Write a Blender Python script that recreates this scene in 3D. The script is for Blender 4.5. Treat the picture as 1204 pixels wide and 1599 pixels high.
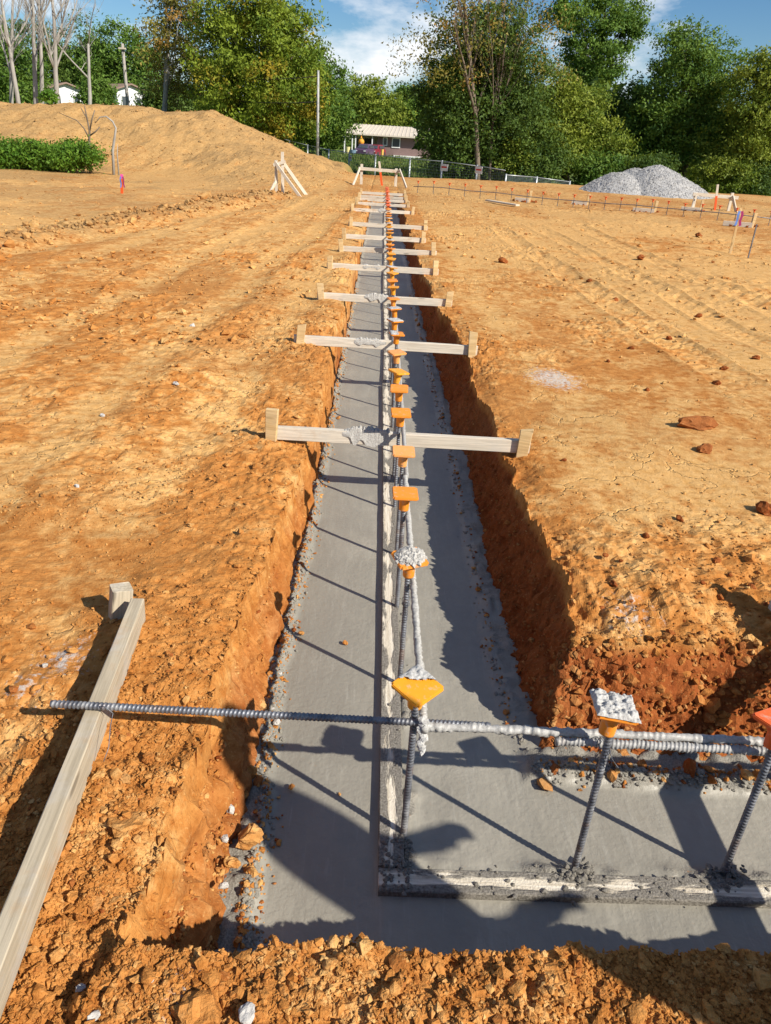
import bpy, bmesh, math, random
import numpy as np
from mathutils import Vector, Matrix
random.seed(7); RNG = np.random.default_rng(11)
R = math.radians
scn = bpy.context.scene
C = scn.collection
for o in list(bpy.data.objects): bpy.data.objects.remove(o)

# ------------------------------------------------------------------ camera
CAM_H = 1.40; FPX = 1156.0; PITCH = R(26.58); HEAD = R(1.66); ROLL = R(3.5)
fw = np.array([math.sin(HEAD)*math.cos(PITCH), math.cos(HEAD)*math.cos(PITCH), -math.sin(PITCH)])
rt = np.array([math.cos(HEAD), -math.sin(HEAD), 0.0])
upv = np.cross(rt, fw)
camd = bpy.data.cameras.new('camera'); cam = bpy.data.objects.new('camera', camd); C.objects.link(cam)
# picture content is turned clockwise by ROLL, so the camera is turned counter-clockwise
cr = rt*math.cos(ROLL) + upv*math.sin(ROLL)
cu = upv*math.cos(ROLL) - rt*math.sin(ROLL)
M = Matrix(((cr[0], cu[0], -fw[0], 0), (cr[1], cu[1], -fw[1], 0), (cr[2], cu[2], -fw[2], CAM_H), (0, 0, 0, 1)))
cam.matrix_world = M
camd.sensor_fit = 'VERTICAL'; camd.sensor_height = 24.0; camd.lens = 24.0*FPX/1599.0
camd.clip_start = 0.02; camd.clip_end = 3000
scn.camera = cam
def ray(x, y):
    dx, dy = x-602.0, y-799.5
    return fw*FPX + cr*dx - cu*dy
def at(x, y, z=0.0):
    d = ray(x, y); t = (z-CAM_H)/d[2]
    return Vector((d[0]*t, d[1]*t, z))
def atY(x, y, Y):
    d = ray(x, y); t = Y/d[1]
    return Vector((d[0]*t, Y, CAM_H+d[2]*t))

# ------------------------------------------------------------------ sky, sun, exposure
SUN = Vector((0.70, -0.50, 0.62)).normalized()          # towards the sun
SUN_EL = math.asin(SUN.z); SUN_AZ = math.atan2(SUN.x, SUN.y)
w = bpy.data.worlds.new('World'); scn.world = w; w.use_nodes = True
nt = w.node_tree; nt.nodes.clear()
def N(nt, t, **k):
    n = nt.nodes.new(t)
    for a, b in k.items():
        if a.startswith('i_'): n.inputs[a[2:]].default_value = b
        else: setattr(n, a, b)
    return n
out = N(nt, 'ShaderNodeOutputWorld'); bg = N(nt, 'ShaderNodeBackground'); bg.inputs['Strength'].default_value = 0.064
sky = N(nt, 'ShaderNodeTexSky', sky_type='NISHITA', sun_disc=False, sun_elevation=SUN_EL, sun_rotation=SUN_AZ,
        altitude=200.0, air_density=1.0, dust_density=0.15, ozone_density=1.2)
tc = N(nt, 'ShaderNodeTexCoord'); mp = N(nt, 'ShaderNodeMapping'); mp.inputs['Scale'].default_value = (1.0, 1.0, 2.6)
mp.inputs['Location'].default_value = (0.27, 0.0, 0.36)
no = N(nt, 'ShaderNodeTexNoise'); no.inputs['Scale'].default_value = 4.2; no.inputs['Detail'].default_value = 9; no.inputs['Roughness'].default_value = 0.58
rp = N(nt, 'ShaderNodeValToRGB'); rp.color_ramp.elements[0].position = 0.53; rp.color_ramp.elements[1].position = 0.67
mx = N(nt, 'ShaderNodeMixRGB'); mx.inputs[2].default_value = (11.5, 11.7, 12.0, 1)
nt.links.new(tc.outputs['Generated'], mp.inputs[0]); nt.links.new(mp.outputs[0], no.inputs['Vector'])
nt.links.new(no.outputs['Fac'], rp.inputs[0]); nt.links.new(rp.outputs[0], mx.inputs[0])
hs = N(nt, 'ShaderNodeHueSaturation'); hs.inputs['Saturation'].default_value = 1.32
tn = N(nt, 'ShaderNodeMixRGB', blend_type='MULTIPLY'); tn.inputs[0].default_value = 1.0; tn.inputs[2].default_value = (0.80, 0.94, 1.10, 1)
nt.links.new(sky.outputs[0], hs.inputs['Color']); nt.links.new(hs.outputs[0], tn.inputs[1]); nt.links.new(tn.outputs[0], mx.inputs[1]); nt.links.new(mx.outputs[0], bg.inputs[0]); nt.links.new(bg.outputs[0], out.inputs[0])
sd = bpy.data.lights.new('sun', 'SUN'); sd.energy = 5.0; sd.angle = R(0.55); sd.color = (1.0, 0.93, 0.82)
so = bpy.data.objects.new('sun', sd); C.objects.link(so); so.rotation_euler = SUN.to_track_quat('Z', 'Y').to_euler()
so.location = (10, -10, 20)
vs = scn.view_settings; vs.view_transform = 'Standard'; vs.look = 'None'; vs.gamma = 1.0; vs.use_curve_mapping = False
vs.exposure = 0.50
scn.render.engine = 'CYCLES'
scn.render.resolution_x = 771; scn.render.resolution_y = 1024
scn.cycles.max_bounces = 5; scn.cycles.diffuse_bounces = 3; scn.cycles.glossy_bounces = 2; scn.cycles.transparent_max_bounces = 12

# ------------------------------------------------------------------ numpy noise
def _h(ix, iy, s):
    n = (ix.astype(np.int64)*374761393 + iy.astype(np.int64)*668265263 + s*974634721) & 0xFFFFFFFF
    n = ((n ^ (n >> 13))*1274126177) & 0xFFFFFFFF
    n = ((n ^ (n >> 16))*2246822519) & 0xFFFFFFFF
    return ((n ^ (n >> 15)) & 0xFFFFFF)/float(0xFFFFFF)
def vn(x, y, s=0):
    x = np.asarray(x, float); y = np.asarray(y, float)
    ix = np.floor(x); iy = np.floor(y); fx = x-ix; fy = y-iy
    fx = fx*fx*fx*(fx*(fx*6-15)+10); fy = fy*fy*fy*(fy*(fy*6-15)+10)
    a = _h(ix, iy, s); b = _h(ix+1, iy, s); c = _h(ix, iy+1, s); d = _h(ix+1, iy+1, s)
    return (a*(1-fx)+b*fx)*(1-fy)+(c*(1-fx)+d*fx)*fy - 0.5
def fbm(x, y, s=0, o=4, g=0.5):
    r = 0; a = 1.0
    for i in range(o):
        r = r + a*vn(x, y, s+i*17)
        x, y = (x*0.8-y*0.6)*2.03+11.3, (x*0.6+y*0.8)*2.03-7.1; a *= g
    return r
def billow(x, y, s=0, o=3):
    r = 0; a = 1.0
    for i in range(o):
        r = r + a*(np.abs(vn(x, y, s+i*13))*2); x, y = (x*0.8-y*0.6)*2.1+5.3, (x*0.6+y*0.8)*2.1-3.1; a *= 0.5
    return r
def sm(a, b, x):
    t = np.clip((x-a)/(b-a), 0, 1); return t*t*(3-2*t)

# ------------------------------------------------------------------ object helpers
def link(o): C.objects.link(o); return o
def tag(o, label=None, cat=None, group=None, kind=None):
    if label: o['label'] = label
    if cat: o['category'] = cat
    if group: o['group'] = group
    if kind: o['kind'] = kind
    return o
def empty(name, loc=(0, 0, 0), rz=0.0, label=None, cat=None, group=None):
    o = bpy.data.objects.new(name, None); link(o); o.empty_display_size = 0.1
    o.location = loc; o.rotation_euler = (0, 0, rz)
    return tag(o, label, cat, group)
def mobj(name, me, mat, parent=None, loc=(0, 0, 0), rot=(0, 0, 0)):
    o = bpy.data.objects.new(name, me); link(o)
    if mat is not None and len(me.materials) == 0: me.materials.append(mat)
    o.parent = parent; o.location = loc; o.rotation_euler = rot
    return o
def npmesh(name, V, F, smooth=False, attrs=None):
    V = np.asarray(V, np.float32); F = np.asarray(F, np.int32); k = F.shape[1]
    me = bpy.data.meshes.new(name)
    me.vertices.add(len(V)); me.vertices.foreach_set('co', V.ravel())
    me.loops.add(F.size); me.loops.foreach_set('vertex_index', F.ravel())
    me.polygons.add(len(F)); me.polygons.foreach_set('loop_start', np.arange(0, F.size, k, dtype=np.int32))
    me.polygons.foreach_set('loop_total', np.full(len(F), k, np.int32))
    me.polygons.foreach_set('use_smooth', np.full(len(F), smooth, bool))
    me.update(calc_edges=True)
    for n, A in (attrs or {}).items():
        at_ = me.attributes.new(n, 'FLOAT_COLOR', 'POINT'); at_.data.foreach_set('color', np.asarray(A, np.float32).ravel())
    return me
class MB:
    def __init__(s): s.v = []; s.f = []
    def add(s, V, F):
        b = len(s.v); s.v += [tuple(p) for p in V]; s.f += [tuple(i+b for i in q) for q in F]; return s
    def box(s, x0, x1, y0, y1, z0, z1):
        return s.add([(x0,y0,z0),(x1,y0,z0),(x1,y1,z0),(x0,y1,z0),(x0,y0,z1),(x1,y0,z1),(x1,y1,z1),(x0,y1,z1)],
                     [(0,3,2,1),(4,5,6,7),(0,1,5,4),(1,2,6,5),(2,3,7,6),(3,0,4,7)])
    def tube(s, pts, rad, n=8, cap=True):
        pts = [Vector(p) for p in pts]; rad = rad if hasattr(rad, '__len__') else [rad]*len(pts)
        rings = []; ref = None
        for i, p in enumerate(pts):
            d = (pts[min(i+1, len(pts)-1)]-pts[max(i-1, 0)]).normalized()
            if ref is None: ref = d.orthogonal().normalized()
            a = (ref - d*ref.dot(d)).normalized(); b = d.cross(a); ref = a
            rings.append([p+(a*math.cos(2*math.pi*k/n)+b*math.sin(2*math.pi*k/n))*rad[i] for k in range(n)])
        b0 = len(s.v)
        for r_ in rings: s.v += [tuple(q) for q in r_]
        for i in range(len(rings)-1):
            for k in range(n):
                s.f.append((b0+i*n+k, b0+i*n+(k+1)%n, b0+(i+1)*n+(k+1)%n, b0+(i+1)*n+k))
        if cap:
            s.f.append(tuple(b0+k for k in reversed(range(n)))); s.f.append(tuple(b0+(len(rings)-1)*n+k for k in range(n)))
        return s
    def lathe(s, prof, n=12):
        b0 = len(s.v)
        for r_, z in prof: s.v += [(r_*math.cos(2*math.pi*k/n), r_*math.sin(2*math.pi*k/n), z) for k in range(n)]
        for i in range(len(prof)-1):
            for k in range(n): s.f.append((b0+i*n+k, b0+i*n+(k+1)%n, b0+(i+1)*n+(k+1)%n, b0+(i+1)*n+k))
        s.f.append(tuple(b0+k for k in reversed(range(n)))); s.f.append(tuple(b0+(len(prof)-1)*n+k for k in range(n)))
        return s
    def mesh(s, name, smooth=False):
        me = bpy.data.meshes.new(name); me.from_pydata(s.v, [], s.f); me.update()
        if smooth: me.polygons.foreach_set('use_smooth', [True]*len(me.polygons))
        return me
    def build(s, name, mat, parent=None, loc=(0, 0, 0), rot=(0, 0, 0), smooth=False):
        return mobj(name, s.mesh(name, smooth), mat, parent, loc, rot)
def board_mesh(L, T, W, bev=0.002, wob=0.0012, seed=0):
    """sawn timber, long axis X, T in Y, W in Z, origin at its middle: bevelled, slightly bowed, nicked ends"""
    rnd = random.Random(seed); n = max(3, int(L/0.12))
    prof = []
    for sy, sz in ((-1,-1),(1,-1),(1,1),(-1,1)):
        a = (sy*T/2, sz*(W/2-bev)); b = (sy*(T/2-bev), sz*W/2)
        prof += [a, b] if sy*sz < 0 else [b, a]
    prof = [(-T/2,-W/2+bev),(-T/2+bev,-W/2),(T/2-bev,-W/2),(T/2,-W/2+bev),(T/2,W/2-bev),(T/2-bev,W/2),(-T/2+bev,W/2),(-T/2,W/2-bev)]
    V = []; F = []; bow = rnd.uniform(-1, 1)*wob*2
    for i in range(n+1):
        t = i/n; x = -L/2+L*t
        dy = bow*math.sin(math.pi*t)*L; dz = rnd.uniform(-1, 1)*wob*0.4
        for (y, z) in prof:
            e = rnd.uniform(0, 0.004) if i in (0, n) else 0
            V.append((x+(e if i == 0 else -e), y+dy+rnd.uniform(-1, 1)*wob*.5, z+dz+rnd.uniform(-1, 1)*wob*.5))
    for i in range(n):
        for k in range(8): F.append((i*8+k, i*8+(k+1)%8, (i+1)*8+(k+1)%8, (i+1)*8+k))
    F.append(tuple(reversed(range(8)))); F.append(tuple(n*8+k for k in range(8)))
    # faces above wind inwards for this profile order: flip
    F = [tuple(reversed(f)) for f in F]
    me = bpy.data.meshes.new('board'); me.from_pydata(V, [], F); me.update()
    bm = bmesh.new(); bm.from_mesh(me); bmesh.ops.recalc_face_normals(bm, faces=bm.faces); bm.to_mesh(me); bm.free()
    return me

# ------------------------------------------------------------------ materials
class MT:
    def __init__(s, name, rough=0.8, spec=0.3, metal=0.0):
        s.m = bpy.data.materials.new(name); s.m.use_nodes = True; s.nt = s.m.node_tree
        s.b = s.nt.nodes['Principled BSDF']; s.out = s.nt.nodes['Material Output']
        s.b.inputs['Roughness'].default_value = rough; s.b.inputs['Specular IOR Level'].default_value = spec
        s.b.inputs['Metallic'].default_value = metal
    def n(s, t, **k): return N(s.nt, t, **k)
    def l(s, a, b): s.nt.links.new(a, b)
    def pos(s): return s.n('ShaderNodeNewGeometry').outputs['Position']
    def objc(s): return s.n('ShaderNodeTexCoord').outputs['Object']
    def noise(s, vec, scale, detail=4, rough=0.55, sc3=None, loc=(0,0,0)):
        if sc3 is not None or loc != (0,0,0):
            mp = s.n('ShaderNodeMapping'); mp.inputs['Scale'].default_value = sc3 or (1,1,1); mp.inputs['Location'].default_value = loc
            s.l(vec, mp.inputs[0]); vec = mp.outputs[0]
        q = s.n('ShaderNodeTexNoise'); q.inputs['Scale'].default_value = scale; q.inputs['Detail'].default_value = detail; q.inputs['Roughness'].default_value = rough
        s.l(vec, q.inputs['Vector']); return q.outputs['Fac']
    def ramp(s, fac, stops, interp='LINEAR'):
        r_ = s.n('ShaderNodeValToRGB'); cr_ = r_.color_ramp; cr_.interpolation = interp
        while len(cr_.elements) < len(stops): cr_.elements.new(0.5)
        for e, (p, c) in zip(cr_.elements, stops):
            e.position = p; e.color = (c, c, c, 1) if not hasattr(c, '__len__') else (*c, 1)
        s.l(fac, r_.inputs[0]); return r_.outputs[0]
    def mix(s, fac, a, b, mode='MIX'):
        m = s.n('ShaderNodeMixRGB', blend_type=mode)
        for i, v in ((0, fac), (1, a), (2, b)):
            if hasattr(v, 'is_linked') or isinstance(v, bpy.types.NodeSocket): s.l(v, m.inputs[i])
            else: m.inputs[i].default_value = v if i == 0 else (*v, 1)
        return m.outputs[0]
    def math(s, op, a, b=0.0, clamp=False):
        m = s.n('ShaderNodeMath', operation=op, use_clamp=clamp)
        for i, v in ((0, a), (1, b)):
            if isinstance(v, bpy.types.NodeSocket): s.l(v, m.inputs[i])
            else: m.inputs[i].default_value = v
        return m.outputs[0]
    def bump(s, h, strength=0.4, dist=0.01, prev=None):
        b = s.n('ShaderNodeBump'); b.inputs['Strength'].default_value = strength; b.inputs['Distance'].default_value = dist
        s.l(h, b.inputs['Height'])
        if prev is not None: s.l(prev, b.inputs['Normal'])
        s.l(b.outputs[0], s.b.inputs['Normal']); return b.outputs[0]
    def col(s, c):
        if isinstance(c, bpy.types.NodeSocket): s.l(c, s.b.inputs['Base Color'])
        else: s.b.inputs['Base Color'].default_value = (*c, 1)
        return s
def mat_plain(name, c, rough=0.7, spec=0.3, metal=0.0, var=0.25, scale=6.0):
    t = MT(name, rough, spec, metal); p = t.objc(); f = t.noise(p, scale, 5)
    t.col(t.mix(f, tuple(x*(1-var) for x in c), tuple(min(1, x*(1+var)) for x in c))); return t.m

def mat_soil():
    t = MT('clay_soil', 0.95, 0.12); p = t.pos()
    a = t.n('ShaderNodeAttribute', attribute_name='mask'); sep = t.n('ShaderNodeSeparateColor'); t.l(a.outputs['Color'], sep.inputs[0])
    n1 = t.noise(p, 2.2, 7, 0.62); n2 = t.noise(p, 17, 6, 0.65, loc=(3,1,7)); n3 = t.noise(p, 95, 4, 0.7); n4 = t.noise(p, 0.45, 4, 0.6, loc=(9,2,0))
    rust = t.mix(t.ramp(n2, [(0.3, 0.0), (0.72, 1.0)]), (0.345, 0.122, 0.023), (0.57, 0.262, 0.072))
    tan = t.mix(t.ramp(n2, [(0.3, 0.0), (0.7, 1.0)]), (0.53, 0.275, 0.080), (0.69, 0.425, 0.170))
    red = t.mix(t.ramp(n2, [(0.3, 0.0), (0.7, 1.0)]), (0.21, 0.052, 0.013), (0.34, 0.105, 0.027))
    # dry tan against damp rust: mask pushed about by noise
    tf = t.math('ADD', sep.outputs[0], t.math('MULTIPLY', t.math('SUBTRACT', n1, 0.5), 1.9))
    n5 = t.noise(p, 7.5, 6, 0.65, sc3=(1.0, 0.7, 1.0), loc=(6,3,1))
    tf = t.math('ADD', tf, t.math('MULTIPLY', t.math('SUBTRACT', n5, 0.5), 2.0))
    tf = t.math('ADD', tf, t.math('MULTIPLY', t.math('SUBTRACT', n2, 0.5), 0.9))
    tf = t.ramp(tf, [(0.25, 0.0), (0.80, 1.0)])
    c = t.mix(tf, rust, tan)
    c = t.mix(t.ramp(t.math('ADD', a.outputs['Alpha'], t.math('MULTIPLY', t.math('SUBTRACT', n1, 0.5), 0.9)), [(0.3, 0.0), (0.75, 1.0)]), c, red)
    # yellow and grey flecks
    c = t.mix(t.math('MULTIPLY', t.ramp(n3, [(0.58, 0.0), (0.72, 1.0)]), 0.42), c, (0.68, 0.42, 0.17))
    c = t.mix(t.math('MULTIPLY', t.ramp(n4, [(0.52, 0.0), (0.7, 1.0)]), 0.30), c, (0.44, 0.26, 0.10))
    c = t.mix(t.math('MULTIPLY', t.ramp(n3, [(0.30, 1.0), (0.45, 0.0)]), 0.48), c, (0.18, 0.062, 0.014))
    # lime dust and spilt grout
    c = t.mix(t.math('MULTIPLY', t.math('MULTIPLY', sep.outputs[1], -1.0, True), t.ramp(n1, [(0.25, 0.55), (0.7, 1.0)])), c, t.mix(t.ramp(n2, [(0.3, 0.0), (0.7, 1.0)]), (0.235, 0.135, 0.050), (0.41, 0.265, 0.118)))
    lf = t.ramp(t.math('ADD', sep.outputs[1], t.math('MULTIPLY', t.math('SUBTRACT', t.noise(p, 42, 6, 0.7), 0.5), 1.5)), [(0.50, 0.0), (0.72, 1.0)])
    c = t.mix(t.math('MULTIPLY', lf, 0.85), c, (0.52, 0.485, 0.44))
    g = t.mix(t.ramp(t.noise(p, 1.4, 6, 0.65), [(0.3, 0.0), (0.7, 1.0)]), (0.055, 0.105, 0.018), (0.16, 0.19, 0.05))
    c = t.mix(sep.outputs[2], c, g)
    t.col(c)
    # shrinkage cracks on the packed pad
    vo = t.n('ShaderNodeTexVoronoi', feature='DISTANCE_TO_EDGE'); vo.inputs['Scale'].default_value = 2.6
    wv = t.n('ShaderNodeVectorMath', operation='ADD'); sc = t.n('ShaderNodeVectorMath', operation='SCALE')
    nz = t.n('ShaderNodeTexNoise'); nz.inputs['Scale'].default_value = 5.0; nz.inputs['Detail'].default_value = 5; t.l(p, nz.inputs['Vector'])
    t.l(nz.outputs['Color'], sc.inputs[0]); sc.inputs['Scale'].default_value = 0.38; t.l(p, wv.inputs[0]); t.l(sc.outputs[0], wv.inputs[1]); t.l(wv.outputs[0], vo.inputs['Vector'])
    crk = t.math('MULTIPLY', t.ramp(vo.outputs['Distance'], [(0.0, 1.0), (0.02, 0.0)]), t.math('MULTIPLY', tf, t.ramp(n1, [(0.47, 0.0), (0.56, 1.0)])))
    h = t.math('ADD', t.math('MULTIPLY', n3, 0.55), t.math('MULTIPLY', n2, 0.9))
    h = t.math('ADD', h, t.math('MULTIPLY', t.noise(p, 230, 3, 0.6), 0.34))
    h = t.math('SUBTRACT', h, t.math('MULTIPLY', crk, 1.3))
    t.bump(h, 0.75, 0.011)
    return t.m
def mat_concrete():
    t = MT('fresh_concrete', 0.5, 0.35); p = t.pos()
    n1 = t.noise(p, 3.0, 6, 0.6); n2 = t.noise(p, 28, 5, 0.6); n3 = t.noise(p, 190, 3, 0.6); st = t.noise(p, 14, 4, 0.6, sc3=(1.0, 0.16, 1.0))
    c = t.mix(t.ramp(n1, [(0.3, 0.0), (0.7, 1.0)]), (0.266, 0.247, 0.203), (0.350, 0.328, 0.273))
    c = t.mix(t.math('MULTIPLY', t.ramp(n2, [(0.35, 1.0), (0.6, 0.0)]), 0.28), c, (0.226, 0.212, 0.175))
    c = t.mix(t.math('MULTIPLY', t.ramp(t.noise(p, 1.1, 5, 0.6, sc3=(1.6, 0.5, 1), loc=(1,7,2)), [(0.43, 0.0), (0.62, 1.0)]), 0.55), c, (0.212, 0.199, 0.165))
    c = t.mix(t.math('MULTIPLY', t.ramp(t.noise(p, 1.0, 6, 0.7, sc3=(55, 5, 1), loc=(3,0,0)), [(0.56, 0.0), (0.70, 1.0)]), 0.30), c, (0.42, 0.405, 0.35))
    a = t.n('ShaderNodeAttribute', attribute_name='mask'); sep = t.n('ShaderNodeSeparateColor'); t.l(a.outputs['Color'], sep.inputs[0])
    ef = t.ramp(t.math('ADD', sep.outputs[0], t.math('MULTIPLY', t.math('SUBTRACT', n2, 0.5), 1.3)), [(0.4, 0.0), (0.7, 1.0)])
    c = t.mix(ef, c, t.mix(t.ramp(n3, [(0.35, 0.0), (0.65, 1.0)]), (0.165, 0.150, 0.122), (0.29, 0.270, 0.228)))
    # specks of clay fallen on the surface
    c = t.mix(t.math('MULTIPLY', t.ramp(t.noise(p, 75, 2, 0.5, loc=(4,4,4)), [(0.71, 0.0), (0.74, 1.0)]), t.math('ADD', t.math('MULTIPLY', sep.outputs[0], 0.8), 0.12)), c, (0.36, 0.17, 0.07))
    t.col(c)
    t.l(t.ramp(t.math('ADD', t.math('MULTIPLY', n1, 0.8), t.math('MULTIPLY', ef, 0.6)), [(0.25, 0.34), (1.0, 0.85)]), t.b.inputs['Roughness'])
    h = t.math('ADD', t.math('MULTIPLY', n3, 0.10), t.math('MULTIPLY', t.noise(p, 62, 3, 0.55), 0.75))
    h = t.math('ADD', h, t.math('MULTIPLY', st, 0.8)); h = t.math('ADD', h, t.math('MULTIPLY', t.math('MULTIPLY', ef, n3), 1.2))
    t.bump(h, 0.52, 0.006)
    return t.m
def mat_wood(name, c0, c1, dirt=(0.33, 0.31, 0.28), dirt_amt=0.5, grey=0.0):
    t = MT(name, 0.82, 0.18); o = t.objc()
    oi = t.n('ShaderNodeObjectInfo'); ad = t.n('ShaderNodeVectorMath', operation='ADD'); mu = t.n('ShaderNodeVectorMath', operation='SCALE')
    cb = t.n('ShaderNodeCombineXYZ')
    for i in range(3): t.l(oi.outputs['Random'], cb.inputs[i])
    t.l(cb.outputs[0], mu.inputs[0]); mu.inputs['Scale'].default_value = 37.0
    t.l(o, ad.inputs[0]); t.l(mu.outputs[0], ad.inputs[1]); v = ad.outputs[0]
    g = t.noise(v, 1.0, 6, 0.6, sc3=(5, 120, 120)); g2 = t.noise(v, 1.0, 5, 0.6, sc3=(1.6, 30, 30)); d = t.noise(v, 9, 7, 0.65)
    c = t.mix(t.ramp(g2, [(0.3, 0.0), (0.7, 1.0)]), c0, c1)
    c = t.mix(t.math('MULTIPLY', t.ramp(g, [(0.42, 1.0), (0.56, 0.0)]), 0.42), c, tuple(x*0.52 for x in c0))
    c = t.mix(t.math('MULTIPLY', t.ramp(d, [(0.50, 0.0), (0.66, 1.0)]), dirt_amt), c, dirt)
    c = t.mix(t.math('MULTIPLY', oi.outputs['Random'], 0.40), c, tuple(x*0.66 for x in c0))
    c = t.mix(t.math('MULTIPLY', t.ramp(t.noise(v, 4.5, 7, 0.7, loc=(2,3,9)), [(0.55, 0.0), (0.70, 1.0)]), 0.55), c, (0.42, 0.235, 0.10))
    vk = t.n('ShaderNodeTexVoronoi'); vk.inputs['Scale'].default_value = 1.0; mk = t.n('ShaderNodeMapping'); mk.inputs['Scale'].default_value = (3.4, 14, 14); t.l(v, mk.inputs[0]); t.l(mk.outputs[0], vk.inputs['Vector'])
    c = t.mix(t.math('MULTIPLY', t.ramp(vk.outputs['Distance'], [(0.10, 1.0), (0.17, 0.0)]), 0.7), c, tuple(x*0.34 for x in c0))
    t.col(c); t.bump(t.math('ADD', g, t.math('MULTIPLY', d, 0.5)), 0.4, 0.0025)
    return t.m
def mat_form():
    """pine form board, half hidden under smeared concrete; the bare wood shows in long patches"""
    t = MT('smeared_form_board', 0.8, 0.2); o = t.objc(); p = t.pos()
    g = t.noise(o, 1.0, 6, 0.6, sc3=(6, 130, 130))
    wood = t.mix(t.ramp(g, [(0.35, 0.0), (0.62, 1.0)]), (0.50, 0.43, 0.32), (0.76, 0.70, 0.58))
    n3 = t.noise(p, 150, 4, 0.65)
    conc = t.mix(t.ramp(n3, [(0.35, 0.0), (0.68, 1.0)]), (0.13, 0.118, 0.098), (0.29, 0.268, 0.232))
    f = t.noise(o, 1.0, 6, 0.62, sc3=(5.5, 22, 22))
    sp = t.n('ShaderNodeSeparateXYZ'); t.l(o, sp.inputs[0])
    ed = t.math('MULTIPLY', t.math('ABSOLUTE', sp.outputs[1]), 8.0)
    f = t.ramp(t.math('ADD', f, t.math('SUBTRACT', ed, 0.10)), [(0.48, 0.0), (0.56, 1.0)])
    t.col(t.mix(f, wood, conc)); t.bump(t.math('ADD', t.math('MULTIPLY', f, 1.0), t.math('MULTIPLY', n3, 0.9)), 0.8, 0.006)
    return t.m
def mat_rebar(coat=0.0):
    t = MT('rebar_steel' if not coat else 'splattered_rebar_steel', 0.5, 0.5, 0.55); p = t.pos()
    n1 = t.noise(p, 30, 5, 0.6); n2 = t.noise(p, 12, 5, 0.65, loc=(5,5,1))
    c = t.mix(t.ramp(n1, [(0.35, 0.0), (0.65, 1.0)]), (0.10, 0.105, 0.12), (0.22, 0.23, 0.255))
    c = t.mix(t.math('MULTIPLY', t.ramp(n2, [(0.55, 0.0), (0.66, 1.0)]), 0.5), c, (0.22, 0.12, 0.06))
    f = t.ramp(t.noise(p, 22, 6, 0.65, loc=(2,8,3)), [(0.5-coat*.2, 0.0), (0.62-coat*.2, 1.0)])
    f = t.math('MULTIPLY', f, (0.75 if coat < 1.2 else 0.97) if coat else 0.35)
    c = t.mix(f, c, t.mix(t.ramp(t.noise(p, 120, 4, 0.7), [(0.3, 0.0), (0.7, 1.0)]), (0.25, 0.242, 0.222), (0.48, 0.467, 0.435))); t.col(c)
    t.l(t.math('SUBTRACT', 0.5, f, True), t.b.inputs['Metallic'])
    t.bump(t.noise(p, 240, 3), 0.3, 0.002)
    return t.m
def mat_mortar(name='mortar', c0=(0.30,0.29,0.27), c1=(0.52,0.51,0.49)):
    t = MT(name, 0.85, 0.2); p = t.pos(); n = t.noise(p, 130, 5, 0.65); n2 = t.noise(p, 18, 4)
    c = t.mix(t.ramp(n, [(0.3, 0.0), (0.65, 1.0)]), c0, c1); c = t.mix(t.math('MULTIPLY', n2, 0.35), c, c0)
    t.col(c); t.bump(n, 0.7, 0.005); return t.m
def mat_cap(name, c):
    t = MT(name, 0.42, 0.4); p = t.pos(); n = t.noise(p, 60, 5, 0.65); n2 = t.noise(p, 14, 5)
    oi = t.n('ShaderNodeObjectInfo')
    k = t.mix(n2, tuple(x*0.85 for x in c), tuple(min(1, x*1.12) for x in c))
    k = t.mix(t.math('MULTIPLY', oi.outputs['Random'], 0.3), k, tuple(min(1, x*1.1+0.06) for x in c))
    k = t.mix(t.math('MULTIPLY', t.ramp(n, [(0.56, 0.0), (0.68, 1.0)]), 0.55), k, (0.50, 0.42, 0.33))
    t.col(k); t.b.inputs['Subsurface Weight'].default_value = 0.0; t.bump(n, 0.15, 0.002); return t.m
def mat_leaf(name, c0, c1, c2=None, f2=0.0, sc=0.5):
    t = MT(name, 0.62, 0.25); p = t.pos()
    a = t.n('ShaderNodeAttribute', attribute_name='tint'); sep = t.n('ShaderNodeSeparateColor'); t.l(a.outputs['Color'], sep.inputs[0])
    c = t.mix(sep.outputs[0], c0, c1)
    if c2: c = t.mix(t.ramp(t.math('ADD', t.noise(p, sc, 4, 0.6), t.math('MULTIPLY', sep.outputs[1], 0.35)), [(0.74-f2, 0.0), (0.92-f2, 1.0)]), c, c2)
    t.col(c)
    tr = t.n('ShaderNodeBsdfTranslucent'); t.l(t.mix(0.5, c, (0.25, 0.32, 0.03)), tr.inputs[0])
    ms = t.n('ShaderNodeMixShader'); ms.inputs[0].default_value = 0.30
    t.l(t.b.outputs[0], ms.inputs[1]); t.l(tr.outputs[0], ms.inputs[2]); t.l(ms.outputs[0], t.out.inputs['Surface'])
    return t.m
def mat_bark(name, c0, c1):
    t = MT(name, 0.9, 0.15); o = t.objc(); n = t.noise(o, 1.0, 6, 0.65, sc3=(9, 9, 1.6)); n2 = t.noise(o, 3, 4)
    c = t.mix(t.ramp(n, [(0.3, 0.0), (0.7, 1.0)]), c0, c1); c = t.mix(t.math('MULTIPLY', n2, 0.4), c, tuple(x*0.6 for x in c0))
    t.col(c); t.bump(n, 0.8, 0.03); return t.m

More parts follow.
